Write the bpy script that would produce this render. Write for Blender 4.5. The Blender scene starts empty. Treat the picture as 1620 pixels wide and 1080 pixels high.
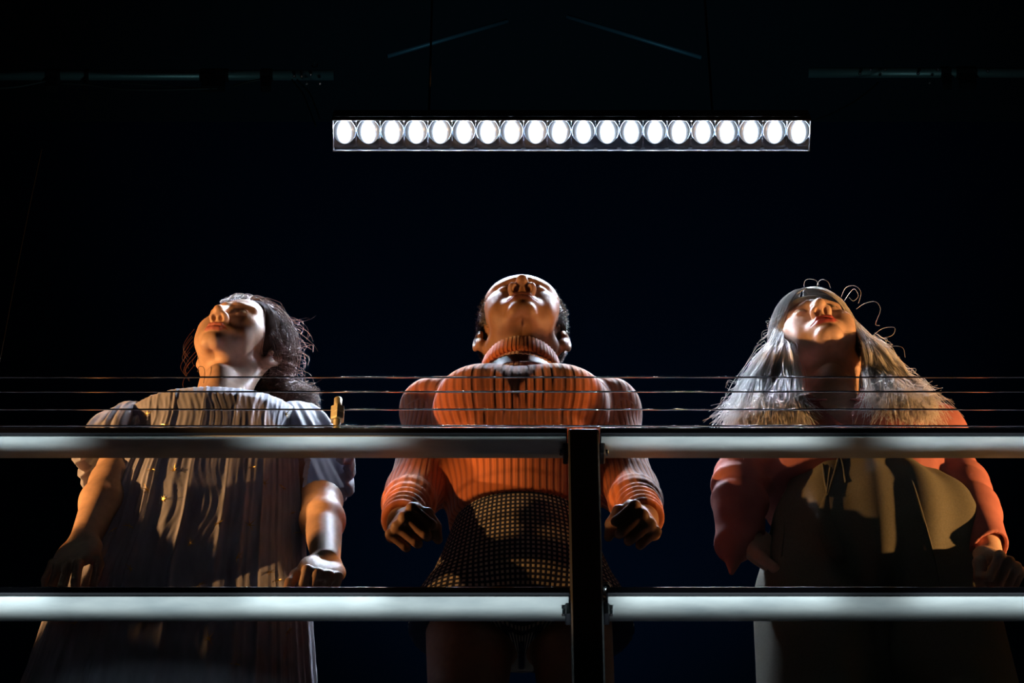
import bpy, math, random
import numpy as np
from mathutils import Vector, Matrix
from mathutils.bvhtree import BVHTree

S = bpy.context.scene
COL = S.collection
rng = np.random.default_rng(7)
random.seed(7)

# ------------------------------------------------------------------ camera
PITCH = math.radians(44.0)
FPX = 5000.0                     # focal length in pixels of the 1620 px wide frame
CAMZ = 1.5
CAMY = -2.51
cd = bpy.data.cameras.new('camera')
cd.sensor_width = 36.0
cd.lens = FPX / 1620.0 * 36.0
cam = bpy.data.objects.new('camera', cd)
COL.objects.link(cam)
cam.location = (0, CAMY, CAMZ)
cam.rotation_euler = (math.pi / 2 + PITCH, 0, 0)
S.camera = cam
CF = np.array([0, math.cos(PITCH), math.sin(PITCH)])
CU = np.array([0, -math.sin(PITCH), math.cos(PITCH)])


def W(px, py, Y):
    """photo pixel + world Y of the thing it lies on -> world point"""
    d = CF + (px - 810) / FPX * np.array([1.0, 0, 0]) - (py - 540) / FPX * CU
    return d * ((Y - CAMY) / d[1]) + np.array([0, CAMY, CAMZ])


def PIX(P):
    P = np.asarray(P, float) - np.array([0, CAMY, CAMZ])
    w = P @ CF
    return 810 + FPX * P[0] / w, 540 - FPX * (P @ CU) / w


# ------------------------------------------------------------------ world, exposure, lights
DECK = 4.20                      # height of the platform the performers stand on
world = bpy.data.worlds.new('world')
S.world = world
world.use_nodes = True
world.node_tree.nodes['Background'].inputs[0].default_value = (0.0004, 0.0009, 0.0018, 1)
world.node_tree.nodes['Background'].inputs[1].default_value = 0.3
S.view_settings.view_transform = 'Standard'
S.view_settings.look = 'None'
S.view_settings.exposure = 0.0
S.view_settings.gamma = 1.0
S.view_settings.use_curve_mapping = False
S.cycles.use_denoising = True
S.cycles.max_bounces = 14
S.cycles.diffuse_bounces = 12
S.cycles.glossy_bounces = 3
S.cycles.transparent_max_bounces = 8
S.cycles.sample_clamp_indirect = 6.0


def spot(name, loc, target, power, color, angle, blend=0.3, radius=0.03):
    l = bpy.data.lights.new(name, 'SPOT')
    l.energy = power
    l.color = color
    l.spot_size = math.radians(angle)
    l.spot_blend = blend
    l.shadow_soft_size = radius
    o = bpy.data.objects.new(name, l)
    COL.objects.link(o)
    o.location = loc
    o.rotation_euler = (Vector(target) - Vector(loc)).to_track_quat('-Z', 'Y').to_euler()
    return o


WARM = (1.0, 0.50, 0.17)
spot('warm_side_spot_a', (-2.20, 1.50, DECK + 1.13), (0.0, 1.85, DECK + 1.36), 205, WARM, 44, 0.12, 0.022)
spot('warm_side_spot_b', (2.26, 1.64, DECK + 0.95), (0.0, 1.85, DECK + 1.60), 200, WARM, 41, 0.10, 0.022)
spot('added_shorts_spot', (-1.30, 1.00, DECK + 1.25), (-0.07, 1.80, DECK + 1.02), 60, WARM, 15, 0.5, 0.02)  # added narrow spot that only lights the middle performer's shorts
# added lamps without a known source, behind and in front of the performers
spot('added_wall_glow', (0.12, 3.6, DECK + 1.7), tuple(W(890, 430, 6.95)), 150, (0.14, 0.62, 1.0), 44, 1.0, 0.1)  # added blue glow on the wall, standing in for beam haze
spot('added_rig_light', (0.0, 3.2, DECK + 0.1), (0.0, 4.75, DECK + 5.6), 34, (0.45, 0.95, 1.0), 75, 1.0, 0.2)  # added to brighten the pipes and roof bars
spot('added_teal_fill', (0.0, -2.2, 2.6), (0.0, 4.0, DECK + 3.2), 0.8, (0.45, 0.95, 1.0), 70, 1.0, 0.4)  # added weak teal fill from the camera side


def added_rail_light(name, x, width, power, y, tilt=0.0, spread=9, depth=0.05):
    """added narrow-beam area light at deck level, brightens the underside of a rail"""
    l = bpy.data.lights.new(name, 'AREA')
    l.shape = 'RECTANGLE'
    l.size = width
    l.size_y = depth
    l.energy = power
    l.color = (0.80, 0.95, 1.0)
    l.spread = math.radians(spread)
    o = bpy.data.objects.new(name, l)
    COL.objects.link(o)
    o.location = (x, y, DECK + 0.03)
    o.rotation_euler = (math.pi - tilt, 0, 0)


added_rail_light('added_middle_rail_light', -0.55, 1.3, 0.36, 1.560, 0, 5, 0.065)  # added light under the middle rail, no fixture known there
added_rail_light('added_middle_rail_light', 0.62, 1.0, 0.13, 1.560, 0, 5, 0.065)
for sx, sw, sp in ((-0.95, 0.36, .13), (-0.33, 0.22, .07), (0.36, 0.36, .12), (0.90, 0.46, .14)):
    added_rail_light('added_top_rail_light', sx, sw, sp, 1.497, math.radians(4.2))  # added patches of light under the top rail

# ------------------------------------------------------------------ materials
def M(name, color, rough=0.6, metal=0.0, spec=0.5):
    m = bpy.data.materials.new(name)
    m.use_nodes = True
    b = m.node_tree.nodes['Principled BSDF']
    b.inputs['Base Color'].default_value = (*color, 1)
    b.inputs['Roughness'].default_value = rough
    b.inputs['Metallic'].default_value = metal
    b.inputs['Specular IOR Level'].default_value = spec
    return m


def nd(m, t, **kw):
    n = m.node_tree.nodes.new(t)
    for k, v in kw.items():
        setattr(n, k, v)
    return n


def bs(m):
    return m.node_tree.nodes['Principled BSDF']


def lk(m, a, b):
    m.node_tree.links.new(a, b)


def noise_tint(m, c1, c2, scale, detail=4, rough_var=None, bump=0.0, stretch=None, bdist=0.002):
    tc = nd(m, 'ShaderNodeTexCoord')
    src = tc.outputs['Object']
    if stretch:
        mp = nd(m, 'ShaderNodeMapping')
        mp.inputs['Scale'].default_value = stretch
        lk(m, src, mp.inputs[0])
        src = mp.outputs[0]
    n = nd(m, 'ShaderNodeTexNoise')
    n.inputs['Scale'].default_value = scale
    n.inputs['Detail'].default_value = detail
    lk(m, src, n.inputs['Vector'])
    r = nd(m, 'ShaderNodeValToRGB')
    r.color_ramp.elements[0].position = 0.3
    r.color_ramp.elements[1].position = 0.7
    r.color_ramp.elements[0].color = (*c1, 1)
    r.color_ramp.elements[1].color = (*c2, 1)
    lk(m, n.outputs['Fac'], r.inputs[0])
    lk(m, r.outputs[0], bs(m).inputs['Base Color'])
    if bump:
        b = nd(m, 'ShaderNodeBump')
        b.inputs['Strength'].default_value = bump
        b.inputs['Distance'].default_value = bdist
        lk(m, n.outputs['Fac'], b.inputs['Height'])
        lk(m, b.outputs[0], bs(m).inputs['Normal'])
    return r, n


def skin(name, c, lip, rough=0.52, sss=0.08):
    m = M(name, c, rough, spec=0.4)
    r, n = noise_tint(m, tuple(v * 0.86 for v in c), tuple(min(1, v * 1.08) for v in c), 60, 5, bump=0.08, bdist=0.001)
    at = nd(m, 'ShaderNodeAttribute', attribute_name='lip')
    mx = nd(m, 'ShaderNodeMix', data_type='RGBA')
    lk(m, at.outputs['Fac'], mx.inputs['Factor'])
    lk(m, r.outputs[0], mx.inputs['A'])
    mx.inputs['B'].default_value = (*lip, 1)
    lk(m, mx.outputs['Result'], bs(m).inputs['Base Color'])
    bs(m).inputs['Subsurface Weight'].default_value = sss
    bs(m).inputs['Subsurface Radius'].default_value = (0.012, 0.005, 0.003)
    bs(m).inputs['Subsurface Scale'].default_value = 0.6
    return m


MAT = {}
MAT['skin_dark'] = skin('deep_brown_skin', (0.26, 0.125, 0.065), (0.15, 0.05, 0.04), 0.58)
MAT['skin_left'] = skin('light_tan_skin', (0.58, 0.36, 0.25), (0.42, 0.12, 0.10))
MAT['skin_right'] = skin('fair_skin', (0.66, 0.42, 0.31), (0.45, 0.08, 0.075))
MAT['eye'] = M('eye_white', (0.75, 0.68, 0.55), 0.2)
MAT['black_metal'] = M('black_painted_steel', (0.012, 0.012, 0.016), 0.38)
MAT['black_matte'] = M('matte_black', (0.006, 0.006, 0.007), 0.9)
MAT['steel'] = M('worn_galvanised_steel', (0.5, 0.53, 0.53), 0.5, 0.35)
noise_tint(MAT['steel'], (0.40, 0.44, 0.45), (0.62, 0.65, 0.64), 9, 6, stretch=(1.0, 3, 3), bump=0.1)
MAT['wire'] = M('bright_steel_wire', (0.95, 0.9, 0.92), 0.27, 1.0)
bs(MAT['wire']).inputs['Anisotropic'].default_value = 1.0
bs(MAT['wire']).inputs['Anisotropic Rotation'].default_value = 0.25
_c = nd(MAT['wire'], 'ShaderNodeCombineXYZ')
_c.inputs[0].default_value = 1.0
lk(MAT['wire'], _c.outputs[0], bs(MAT['wire']).inputs['Tangent'])
MAT['brass'] = M('brass', (0.90, 0.84, 0.58), 0.38, 0.85)
MAT['chrome'] = M('chrome_bolt', (0.7, 0.72, 0.75), 0.2, 1.0)
MAT['pipe'] = M('teal_grey_pipe', (0.30, 0.42, 0.42), 0.45, 0.6)
MAT['roof_bar'] = M('dark_roof_bar', (0.10, 0.14, 0.15), 0.5, 0.4)
MAT['cable'] = M('black_rubber_cable', (0.03, 0.035, 0.035), 0.45)
MAT['deck'] = M('black_stage_deck', (0.02, 0.02, 0.022), 0.8)
noise_tint(MAT['deck'], (0.012, 0.012, 0.014), (0.03, 0.03, 0.032), 12)
MAT['drape'] = M('navy_black_drape', (0.010, 0.022, 0.045), 1.0, spec=0.0)
MAT['gold'] = M('gold_thread', (0.75, 0.52, 0.16), 0.35, 1.0)


def attr_wave(m, attr, freq=1.0):
    a = nd(m, 'ShaderNodeAttribute', attribute_name=attr)
    mu = nd(m, 'ShaderNodeMath', operation='MULTIPLY')
    lk(m, a.outputs['Fac'], mu.inputs[0])
    mu.inputs[1].default_value = freq
    s = nd(m, 'ShaderNodeMath', operation='SINE')
    lk(m, mu.outputs[0], s.inputs[0])
    return s


def knit(name, c_ridge, c_groove_shade):
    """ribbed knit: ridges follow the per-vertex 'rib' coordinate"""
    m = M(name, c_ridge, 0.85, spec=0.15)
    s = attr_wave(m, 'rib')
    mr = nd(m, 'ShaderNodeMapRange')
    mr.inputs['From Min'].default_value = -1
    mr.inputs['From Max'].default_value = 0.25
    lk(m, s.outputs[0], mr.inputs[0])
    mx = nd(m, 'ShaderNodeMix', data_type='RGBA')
    mx.inputs['A'].default_value = (*c_groove_shade, 1)  # shade between the ribs put into the groove colour
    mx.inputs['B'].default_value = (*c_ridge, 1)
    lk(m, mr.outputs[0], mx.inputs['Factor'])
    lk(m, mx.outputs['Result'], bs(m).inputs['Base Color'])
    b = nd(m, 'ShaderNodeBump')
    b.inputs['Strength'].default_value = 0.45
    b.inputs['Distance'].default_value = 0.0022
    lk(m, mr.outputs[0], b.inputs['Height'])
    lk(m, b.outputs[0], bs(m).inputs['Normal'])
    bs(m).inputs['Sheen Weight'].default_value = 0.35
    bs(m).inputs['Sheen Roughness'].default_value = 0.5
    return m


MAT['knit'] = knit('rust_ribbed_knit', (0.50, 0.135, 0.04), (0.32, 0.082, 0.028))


def tweed(name):
    m = M(name, (0.1, 0.1, 0.15), 0.9, spec=0.1)
    s1, s2 = attr_wave(m, 'cu'), attr_wave(m, 'cv')
    mn = nd(m, 'ShaderNodeMath', operation='MINIMUM')
    lk(m, s1.outputs[0], mn.inputs[0])
    lk(m, s2.outputs[0], mn.inputs[1])
    mr = nd(m, 'ShaderNodeMapRange')
    mr.inputs['From Min'].default_value = -0.35
    mr.inputs['From Max'].default_value = 0.35
    lk(m, mn.outputs[0], mr.inputs[0])
    mx = nd(m, 'ShaderNodeMix', data_type='RGBA')
    mx.inputs['A'].default_value = (0.018, 0.022, 0.04, 1)
    mx.inputs['B'].default_value = (0.52, 0.44, 0.33, 1)
    lk(m, mr.outputs[0], mx.inputs['Factor'])
    lk(m, mx.outputs['Result'], bs(m).inputs['Base Color'])
    b = nd(m, 'ShaderNodeBump')
    b.inputs['Strength'].default_value = 0.5
    b.inputs['Distance'].default_value = 0.002
    lk(m, mr.outputs[0], b.inputs['Height'])
    lk(m, b.outputs[0], bs(m).inputs['Normal'])
    return m


MAT['tweed'] = tweed('navy_cream_woven_check')
MAT['tulle'] = M('grey_lavender_tulle', (0.36, 0.33, 0.37), 0.7, spec=0.3)
noise_tint(MAT['tulle'], (0.29, 0.29, 0.37), (0.45, 0.45, 0.56), 45, 6, bump=0.25, stretch=(1, 1, 0.25))
bs(MAT['tulle']).inputs['Sheen Weight'].default_value = 0.3
_m = MAT['tulle']
_t = nd(_m, 'ShaderNodeBsdfTranslucent')
_t.inputs[0].default_value = (.40, .37, .41, 1)
_x = nd(_m, 'ShaderNodeMixShader')
_x.inputs[0].default_value = .12
lk(_m, bs(_m).outputs[0], _x.inputs[1])
lk(_m, _t.outputs[0], _x.inputs[2])
lk(_m, _x.outputs[0], _m.node_tree.nodes['Material Output'].inputs[0])
MAT['shirt'] = M('dusty_coral_cotton', (0.55, 0.20, 0.16), 0.8, spec=0.2)
noise_tint(MAT['shirt'], (0.40, 0.135, 0.12), (0.48, 0.175, 0.15), 30, 5, bump=0.2)
MAT['trouser'] = M('olive_grey_wool', (0.20, 0.185, 0.125), 0.8, spec=0.2)
noise_tint(MAT['trouser'], (0.125, 0.118, 0.085), (0.16, 0.15, 0.11), 300, 3, bump=0.15, bdist=0.0006)


def hair_mat(name, c, rough=0.38, trans=0.25):
    m = M(name, c, rough, spec=0.6)
    n = m.node_tree
    t = nd(m, 'ShaderNodeBsdfTranslucent')
    t.inputs[0].default_value = (*c, 1)
    mx = nd(m, 'ShaderNodeMixShader')
    mx.inputs[0].default_value = trans
    out = n.nodes['Material Output']
    lk(m, bs(m).outputs[0], mx.inputs[1])
    lk(m, t.outputs[0], mx.inputs[2])
    lk(m, mx.outputs[0], out.inputs[0])
    return m


def toned(m, c, lo):
    """per-strand tone from the 'tone' attribute"""
    at = nd(m, 'ShaderNodeAttribute', attribute_name='tone')
    mx = nd(m, 'ShaderNodeMix', data_type='RGBA')
    mx.inputs['A'].default_value = (*[v * lo for v in c], 1)
    mx.inputs['B'].default_value = (*c, 1)
    lk(m, at.outputs['Fac'], mx.inputs['Factor'])
    lk(m, mx.outputs['Result'], bs(m).inputs['Base Color'])
    for n in m.node_tree.nodes:
        if n.type == 'BSDF_TRANSLUCENT':
            lk(m, mx.outputs['Result'], n.inputs[0])
    return m


MAT['hair_blonde'] = toned(hair_mat('platinum_hair', (0.98, 0.96, 0.94), 0.35, 0.62), (0.985, 0.97, 0.955), .86)
MAT['hair_brown'] = toned(hair_mat('dark_brown_hair', (0.20, 0.10, 0.07), 0.35, 0.2), (0.22, 0.11, 0.08), .35)
MAT['hair_black'] = hair_mat('cropped_black_hair', (0.05, 0.042, 0.045), 0.5, 0.1)
MAT['hair_blonde_base'] = hair_mat('platinum_hair_mass', (0.93, 0.90, 0.87), 0.8, 0.4)
MAT['hair_brown_base'] = M('dark_brown_hair_mass', (0.045, 0.026, 0.02), 0.95, spec=0.05)

# ------------------------------------------------------------------ mesh helpers
def tag(o, label, cat, group=None, kind=None):
    if label:
        o['label'] = label
    if cat:
        o['category'] = cat
    if group:
        o['group'] = group
    if kind:
        o['kind'] = kind
    return o


def empty(name, loc):
    o = bpy.data.objects.new(name, None)
    COL.objects.link(o)
    o.location = loc
    o.empty_display_size = 0.05
    return o


def wloc(o):
    p = Vector((0, 0, 0))
    while o is not None:
        p = p + o.location
        o = o.parent
    return np.array(p)


def mk(name, verts, faces, mat, parent=None, smooth=True, attrs=None, loc=None):
    """world-space verts -> one mesh object; its origin is the parent's (or loc)"""
    verts = np.asarray(verts, float)
    base = np.zeros(3)
    if parent is not None:
        base = wloc(parent)
    elif loc is not None:
        base = np.array(loc, float)
    me = bpy.data.meshes.new(name)
    v = verts - base
    if isinstance(faces, np.ndarray):
        k = faces.shape[1]
        me.vertices.add(len(v))
        me.vertices.foreach_set('co', v.astype(np.float32).ravel())
        me.loops.add(faces.size)
        me.loops.foreach_set('vertex_index', faces.astype(np.int32).ravel())
        me.polygons.add(len(faces))
        me.polygons.foreach_set('loop_start', np.arange(0, faces.size, k, dtype=np.int32))
        me.update(calc_edges=True)
    else:
        me.from_pydata([tuple(a) for a in v], [], [tuple(f) for f in faces])
    me.polygons.foreach_set('use_smooth', [smooth] * len(me.polygons))
    if attrs:
        for an, av in attrs.items():
            at = me.attributes.new(an, 'FLOAT', 'POINT')
            at.data.foreach_set('value', np.asarray(av, np.float32))
    me.materials.append(mat)
    me.validate()
    me.update()
    o = bpy.data.objects.new(name, me)
    COL.objects.link(o)
    if parent is not None:
        o.parent = parent
    elif loc is not None:
        o.location = loc
    return o


def join(parts):
    V, F, n = [], [], 0
    for v, f in parts:
        v = np.asarray(v, float)
        V.append(v)
        F += [tuple(i + n for i in q) for q in (f.tolist() if isinstance(f, np.ndarray) else f)]
        n += len(v)
    return np.concatenate(V), F


def box(c, s, bev=0.0):
    """box centre, full size, chamfered edges when bev > 0"""
    c = np.array(c, float)
    h = np.array(s, float) / 2
    if bev <= 0:
        v = [c + h * np.array(k) for k in ((-1, -1, -1), (1, -1, -1), (1, 1, -1), (-1, 1, -1), (-1, -1, 1), (1, -1, 1), (1, 1, 1), (-1, 1, 1))]
        return np.array(v), [(0, 3, 2, 1), (4, 5, 6, 7), (0, 1, 5, 4), (1, 2, 6, 5), (2, 3, 7, 6), (3, 0, 4, 7)]
    V, idx = [], {}
    for sx in (-1, 1):
        for sy in (-1, 1):
            for sz in (-1, 1):
                sg = np.array((sx, sy, sz))
                for a in range(3):
                    p = h - bev
                    p[a] = h[a]
                    idx[(sx, sy, sz, a)] = len(V)
                    V.append(c + sg * p)
    F = []
    for a in range(3):
        b, d = (a + 1) % 3, (a + 2) % 3
        for s1 in (-1, 1):
            q = []
            for (u, w) in ((-1, -1), (1, -1), (1, 1), (-1, 1)):
                k = [0, 0, 0]
                k[a], k[b], k[d] = s1, u, w
                q.append(idx[(*k, a)])
            F.append(tuple(q if s1 > 0 else q[::-1]))
        for s1 in (-1, 1):
            for s2 in (-1, 1):
                q = []
                for (t, ax) in ((-1, b), (1, b), (1, d), (-1, d)):
                    k = [0, 0, 0]
                    k[a], k[b], k[d] = t, s1, s2
                    q.append(idx[(*k, ax)])
                F.append(tuple(q if s1 * s2 < 0 else q[::-1]))
    for sx in (-1, 1):
        for sy in (-1, 1):
            for sz in (-1, 1):
                q = [idx[(sx, sy, sz, a)] for a in range(3)]
                F.append(tuple(q if sx * sy * sz > 0 else q[::-1]))
    return np.array(V), F


def frame_of(d):
    d = np.asarray(d, float)
    d = d / np.linalg.norm(d)
    a = np.array([0, 0, 1.0]) if abs(d[2]) < 0.9 else np.array([1.0, 0, 0])
    u = np.cross(a, d)
    u /= np.linalg.norm(u)
    return u, np.cross(d, u), d


def tube(pts, r, n=8, caps=True):
    pts = np.asarray(pts, float)
    r = np.broadcast_to(np.asarray(r, float), (len(pts),))
    t = np.gradient(pts, axis=0)
    u, v, _ = frame_of(t[0])
    V = []
    for i, p in enumerate(pts):
        d = t[i] / np.linalg.norm(t[i])
        u = u - d * (u @ d)
        u /= np.linalg.norm(u)
        v = np.cross(d, u)
        for k in range(n):
            a = 2 * math.pi * k / n
            V.append(p + r[i] * (math.cos(a) * u + math.sin(a) * v))
    F = []
    for i in range(len(pts) - 1):
        for k in range(n):
            a, b = i * n + k, i * n + (k + 1) % n
            F.append((a, b, b + n, a + n))
    if caps:
        F.append(tuple(range(n - 1, -1, -1)))
        F.append(tuple(range((len(pts) - 1) * n, len(pts) * n)))
    return np.array(V), F


def lathe(c, axis, prof, n=16):
    """prof: list of (distance along axis, radius)"""
    u, v, d = frame_of(axis)
    c = np.array(c, float)
    V, F = [], []
    for h, r in prof:
        for k in range(n):
            a = 2 * math.pi * k / n
            V.append(c + d * h + r * (math.cos(a) * u + math.sin(a) * v))
    for i in range(len(prof) - 1):
        for k in range(n):
            a, b = i * n + k, i * n + (k + 1) % n
            F.append((a, b, b + n, a + n))
    F.append(tuple(range(n - 1, -1, -1)))
    F.append(tuple(range((len(prof) - 1) * n, len(prof) * n)))
    return np.array(V), F


def smooth_path(pts, n):
    pts = np.asarray(pts, float)
    t = np.linspace(0, len(pts) - 1, n)
    P = np.vstack([2 * pts[0] - pts[1], pts, 2 * pts[-1] - pts[-2]])
    i = np.minimum(t.astype(int), len(pts) - 2)
    w = (t - i)[:, None]
    p0, p1, p2, p3 = P[i], P[i + 1], P[i + 2], P[i + 3]
    return 0.5 * (2 * p1 + (p2 - p0) * w + (2 * p0 - 5 * p1 + 4 * p2 - p3) * w ** 2 + (3 * p1 - p0 - 3 * p2 + p3) * w ** 3)


# ------------------------------------------------------------------ signed-distance modelling
def sm(a, b, k):
    h = np.clip(0.5 + 0.5 * (b - a) / k, 0, 1)
    return b + (a - b) * h - k * h * (1 - h)


def sub(a, b, k):
    return -sm(-a, b, k)


def ell(p, c, r):
    q = p - np.asarray(c, float)
    r = np.asarray(r, float)
    k0 = np.sqrt(((q / r) ** 2).sum(1))
    k1 = np.sqrt(((q / (r * r)) ** 2).sum(1)) + 1e-9
    return k0 * (k0 - 1) / k1


def sph(p, c, r):
    q = p - np.asarray(c, float)
    return np.sqrt((q * q).sum(1)) - r


def cone(p, a, b, ra, rb):
    a = np.asarray(a, float)
    b = np.asarray(b, float)
    ab = b - a
    q = p - a
    t = np.clip(q @ ab / (ab @ ab), 0, 1)
    e = q - t[:, None] * ab
    return np.sqrt((e * e).sum(1)) - (ra + (rb - ra) * t)


def rell(p, c, r, R):
    """ellipsoid with rotation matrix R (columns = axes)"""
    q = (p - np.asarray(c, float)) @ R
    return ell(q, (0, 0, 0), r)


def nets(f, lo, hi, res):
    """surface nets of f < 0 in a box, evaluated only near the surface"""
    lo = np.asarray(lo, float)
    hi = np.asarray(hi, float)
    B = 8
    nb = np.ceil((hi - lo) / (res * B)).astype(int)
    n = nb * B
    bc = np.stack(np.meshgrid(*[np.arange(k) for k in nb], indexing='ij'), -1).reshape(-1, 3)
    ctr = lo + (bc + 0.5) * B * res - 0.5 * res
    dc = f(ctr)
    act = np.abs(dc) < B * res * 0.87 * 1.5 + 0.004
    V = np.empty(n, np.float32)
    Vb = V.reshape(nb[0], B, nb[1], B, nb[2], B)
    Vb[:] = np.where(dc < 0, -1.0, 1.0).reshape(nb)[:, None, :, None, :, None]
    loc = np.stack(np.meshgrid(*[np.arange(B)] * 3, indexing='ij'), -1).reshape(-1, 3)
    ab = bc[act]
    for s in range(0, len(ab), 400):
        bb = ab[s:s + 400]
        pts = lo + ((bb[:, None, :] * B + loc[None]) * res).reshape(-1, 3)
        v = f(pts).reshape(len(bb), B, B, B)
        Vb[bb[:, 0], :, bb[:, 1], :, bb[:, 2], :] = v
    I = V < 0
    c = [I[i:n[0] - 1 + i, j:n[1] - 1 + j, k:n[2] - 1 + k] for i in (0, 1) for j in (0, 1) for k in (0, 1)]
    any_ = c[0].copy()
    all_ = c[0].copy()
    for x in c[1:]:
        any_ |= x
        all_ &= x
    A = np.argwhere(any_ & ~all_)
    ids = np.full(any_.shape, -1, np.int64)
    ids[A[:, 0], A[:, 1], A[:, 2]] = np.arange(len(A))
    offs = np.array([(i, j, k) for i in (0, 1) for j in (0, 1) for k in (0, 1)])
    cv = np.stack([V[A[:, 0] + o[0], A[:, 1] + o[1], A[:, 2] + o[2]] for o in offs], 1)
    acc = np.zeros((len(A), 3))
    cnt = np.zeros(len(A))
    for a in range(8):
        for ax in range(3):
            if offs[a][ax] == 0:
                b = a + (4, 2, 1)[ax]
                m = (cv[:, a] < 0) != (cv[:, b] < 0)
                t = np.where(m, cv[:, a] / np.where(m, cv[:, a] - cv[:, b], 1), 0)
                P = offs[a] + t[:, None] * np.eye(3)[ax]
                acc += P * m[:, None]
                cnt += m
    verts = lo + (A + acc / cnt[:, None]) * res
    F = []
    for ax in range(3):
        sl0 = [slice(1, -1)] * 3
        sl1 = [slice(1, -1)] * 3
        sl0[ax] = slice(0, -1)
        sl1[ax] = slice(1, None)
        a, b = I[tuple(sl0)], I[tuple(sl1)]
        E = np.argwhere(a != b)
        ins = a[E[:, 0], E[:, 1], E[:, 2]]
        o = np.ones(3, int)
        o[ax] = 0
        E = E + o
        b1, b2 = (ax + 1) % 3, (ax + 2) % 3
        d1 = np.zeros(3, int)
        d2 = np.zeros(3, int)
        d1[b1] = 1
        d2[b2] = 1
        ok = np.ones(len(E), bool)
        for q in range(3):
            ok &= (E[:, q] < any_.shape[q])
        E, ins = E[ok], ins[ok]
        q = np.stack([ids[tuple(e.T)] for e in (E - d1 - d2, E - d2, E, E - d1)], 1)
        q[~ins] = q[~ins][:, ::-1]
        q = q[(q >= 0).all(1)]
        F.append(q)
    return verts, np.concatenate(F)


def mesh_regions(f, regions):
    V, F, n = [], [], 0
    for lo, hi, res in regions:
        v, q = nets(f, lo, hi, res)
        V.append(v)
        F.append(q + n)
        n += len(v)
    return np.concatenate(V), np.concatenate(F)


def drop(v, f, keep):
    """keep only faces whose vertices are all in keep"""
    f = f[keep[f].all(1)]
    used = np.unique(f)
    mp = np.full(len(v), -1)
    mp[used] = np.arange(len(used))
    return v[used], mp[f], used


def wob(p, s, seed=0):
    """cheap smooth noise, about -1..1"""
    r = np.random.default_rng(seed)
    out = 0
    for i in range(5):
        k = r.normal(size=3)
        k = k / np.linalg.norm(k) * s * (0.7 + 0.35 * i)
        out = out + np.sin(p @ k + r.uniform(0, 6.28)) / (1 + 0.4 * i)
    return out / 2.4


def rot_head(tilt, yaw, roll):
    t, w, r = (math.radians(a) for a in (tilt, yaw, roll))
    Ry = np.array([[math.cos(r), 0, math.sin(r)], [0, 1, 0], [-math.sin(r), 0, math.cos(r)]])
    Rx = np.array([[1, 0, 0], [0, math.cos(t), math.sin(t)], [0, -math.sin(t), math.cos(t)]])
    Rz = np.array([[math.cos(w), math.sin(w), 0], [-math.sin(w), math.cos(w), 0], [0, 0, 1]])
    return Rz @ Rx @ Ry


EYE = np.array([0.0315, -0.0775, 0.003])


def lips(q):
    up = sm(cone(q, (0, -.1015, -.0628), (.012, -.0995, -.0632), .0052, .0052), cone(q, (.012, -.0995, -.0632), (.026, -.0875, -.0690), .0050, .0018), .002)
    lo = sm(cone(q, (0, -.0985, -.0752), (.012, -.0968, -.0745), .0068, .0062), cone(q, (.012, -.0968, -.0745), (.025, -.0870, -.0702), .0060, .0018), .002)
    return up, lo


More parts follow.
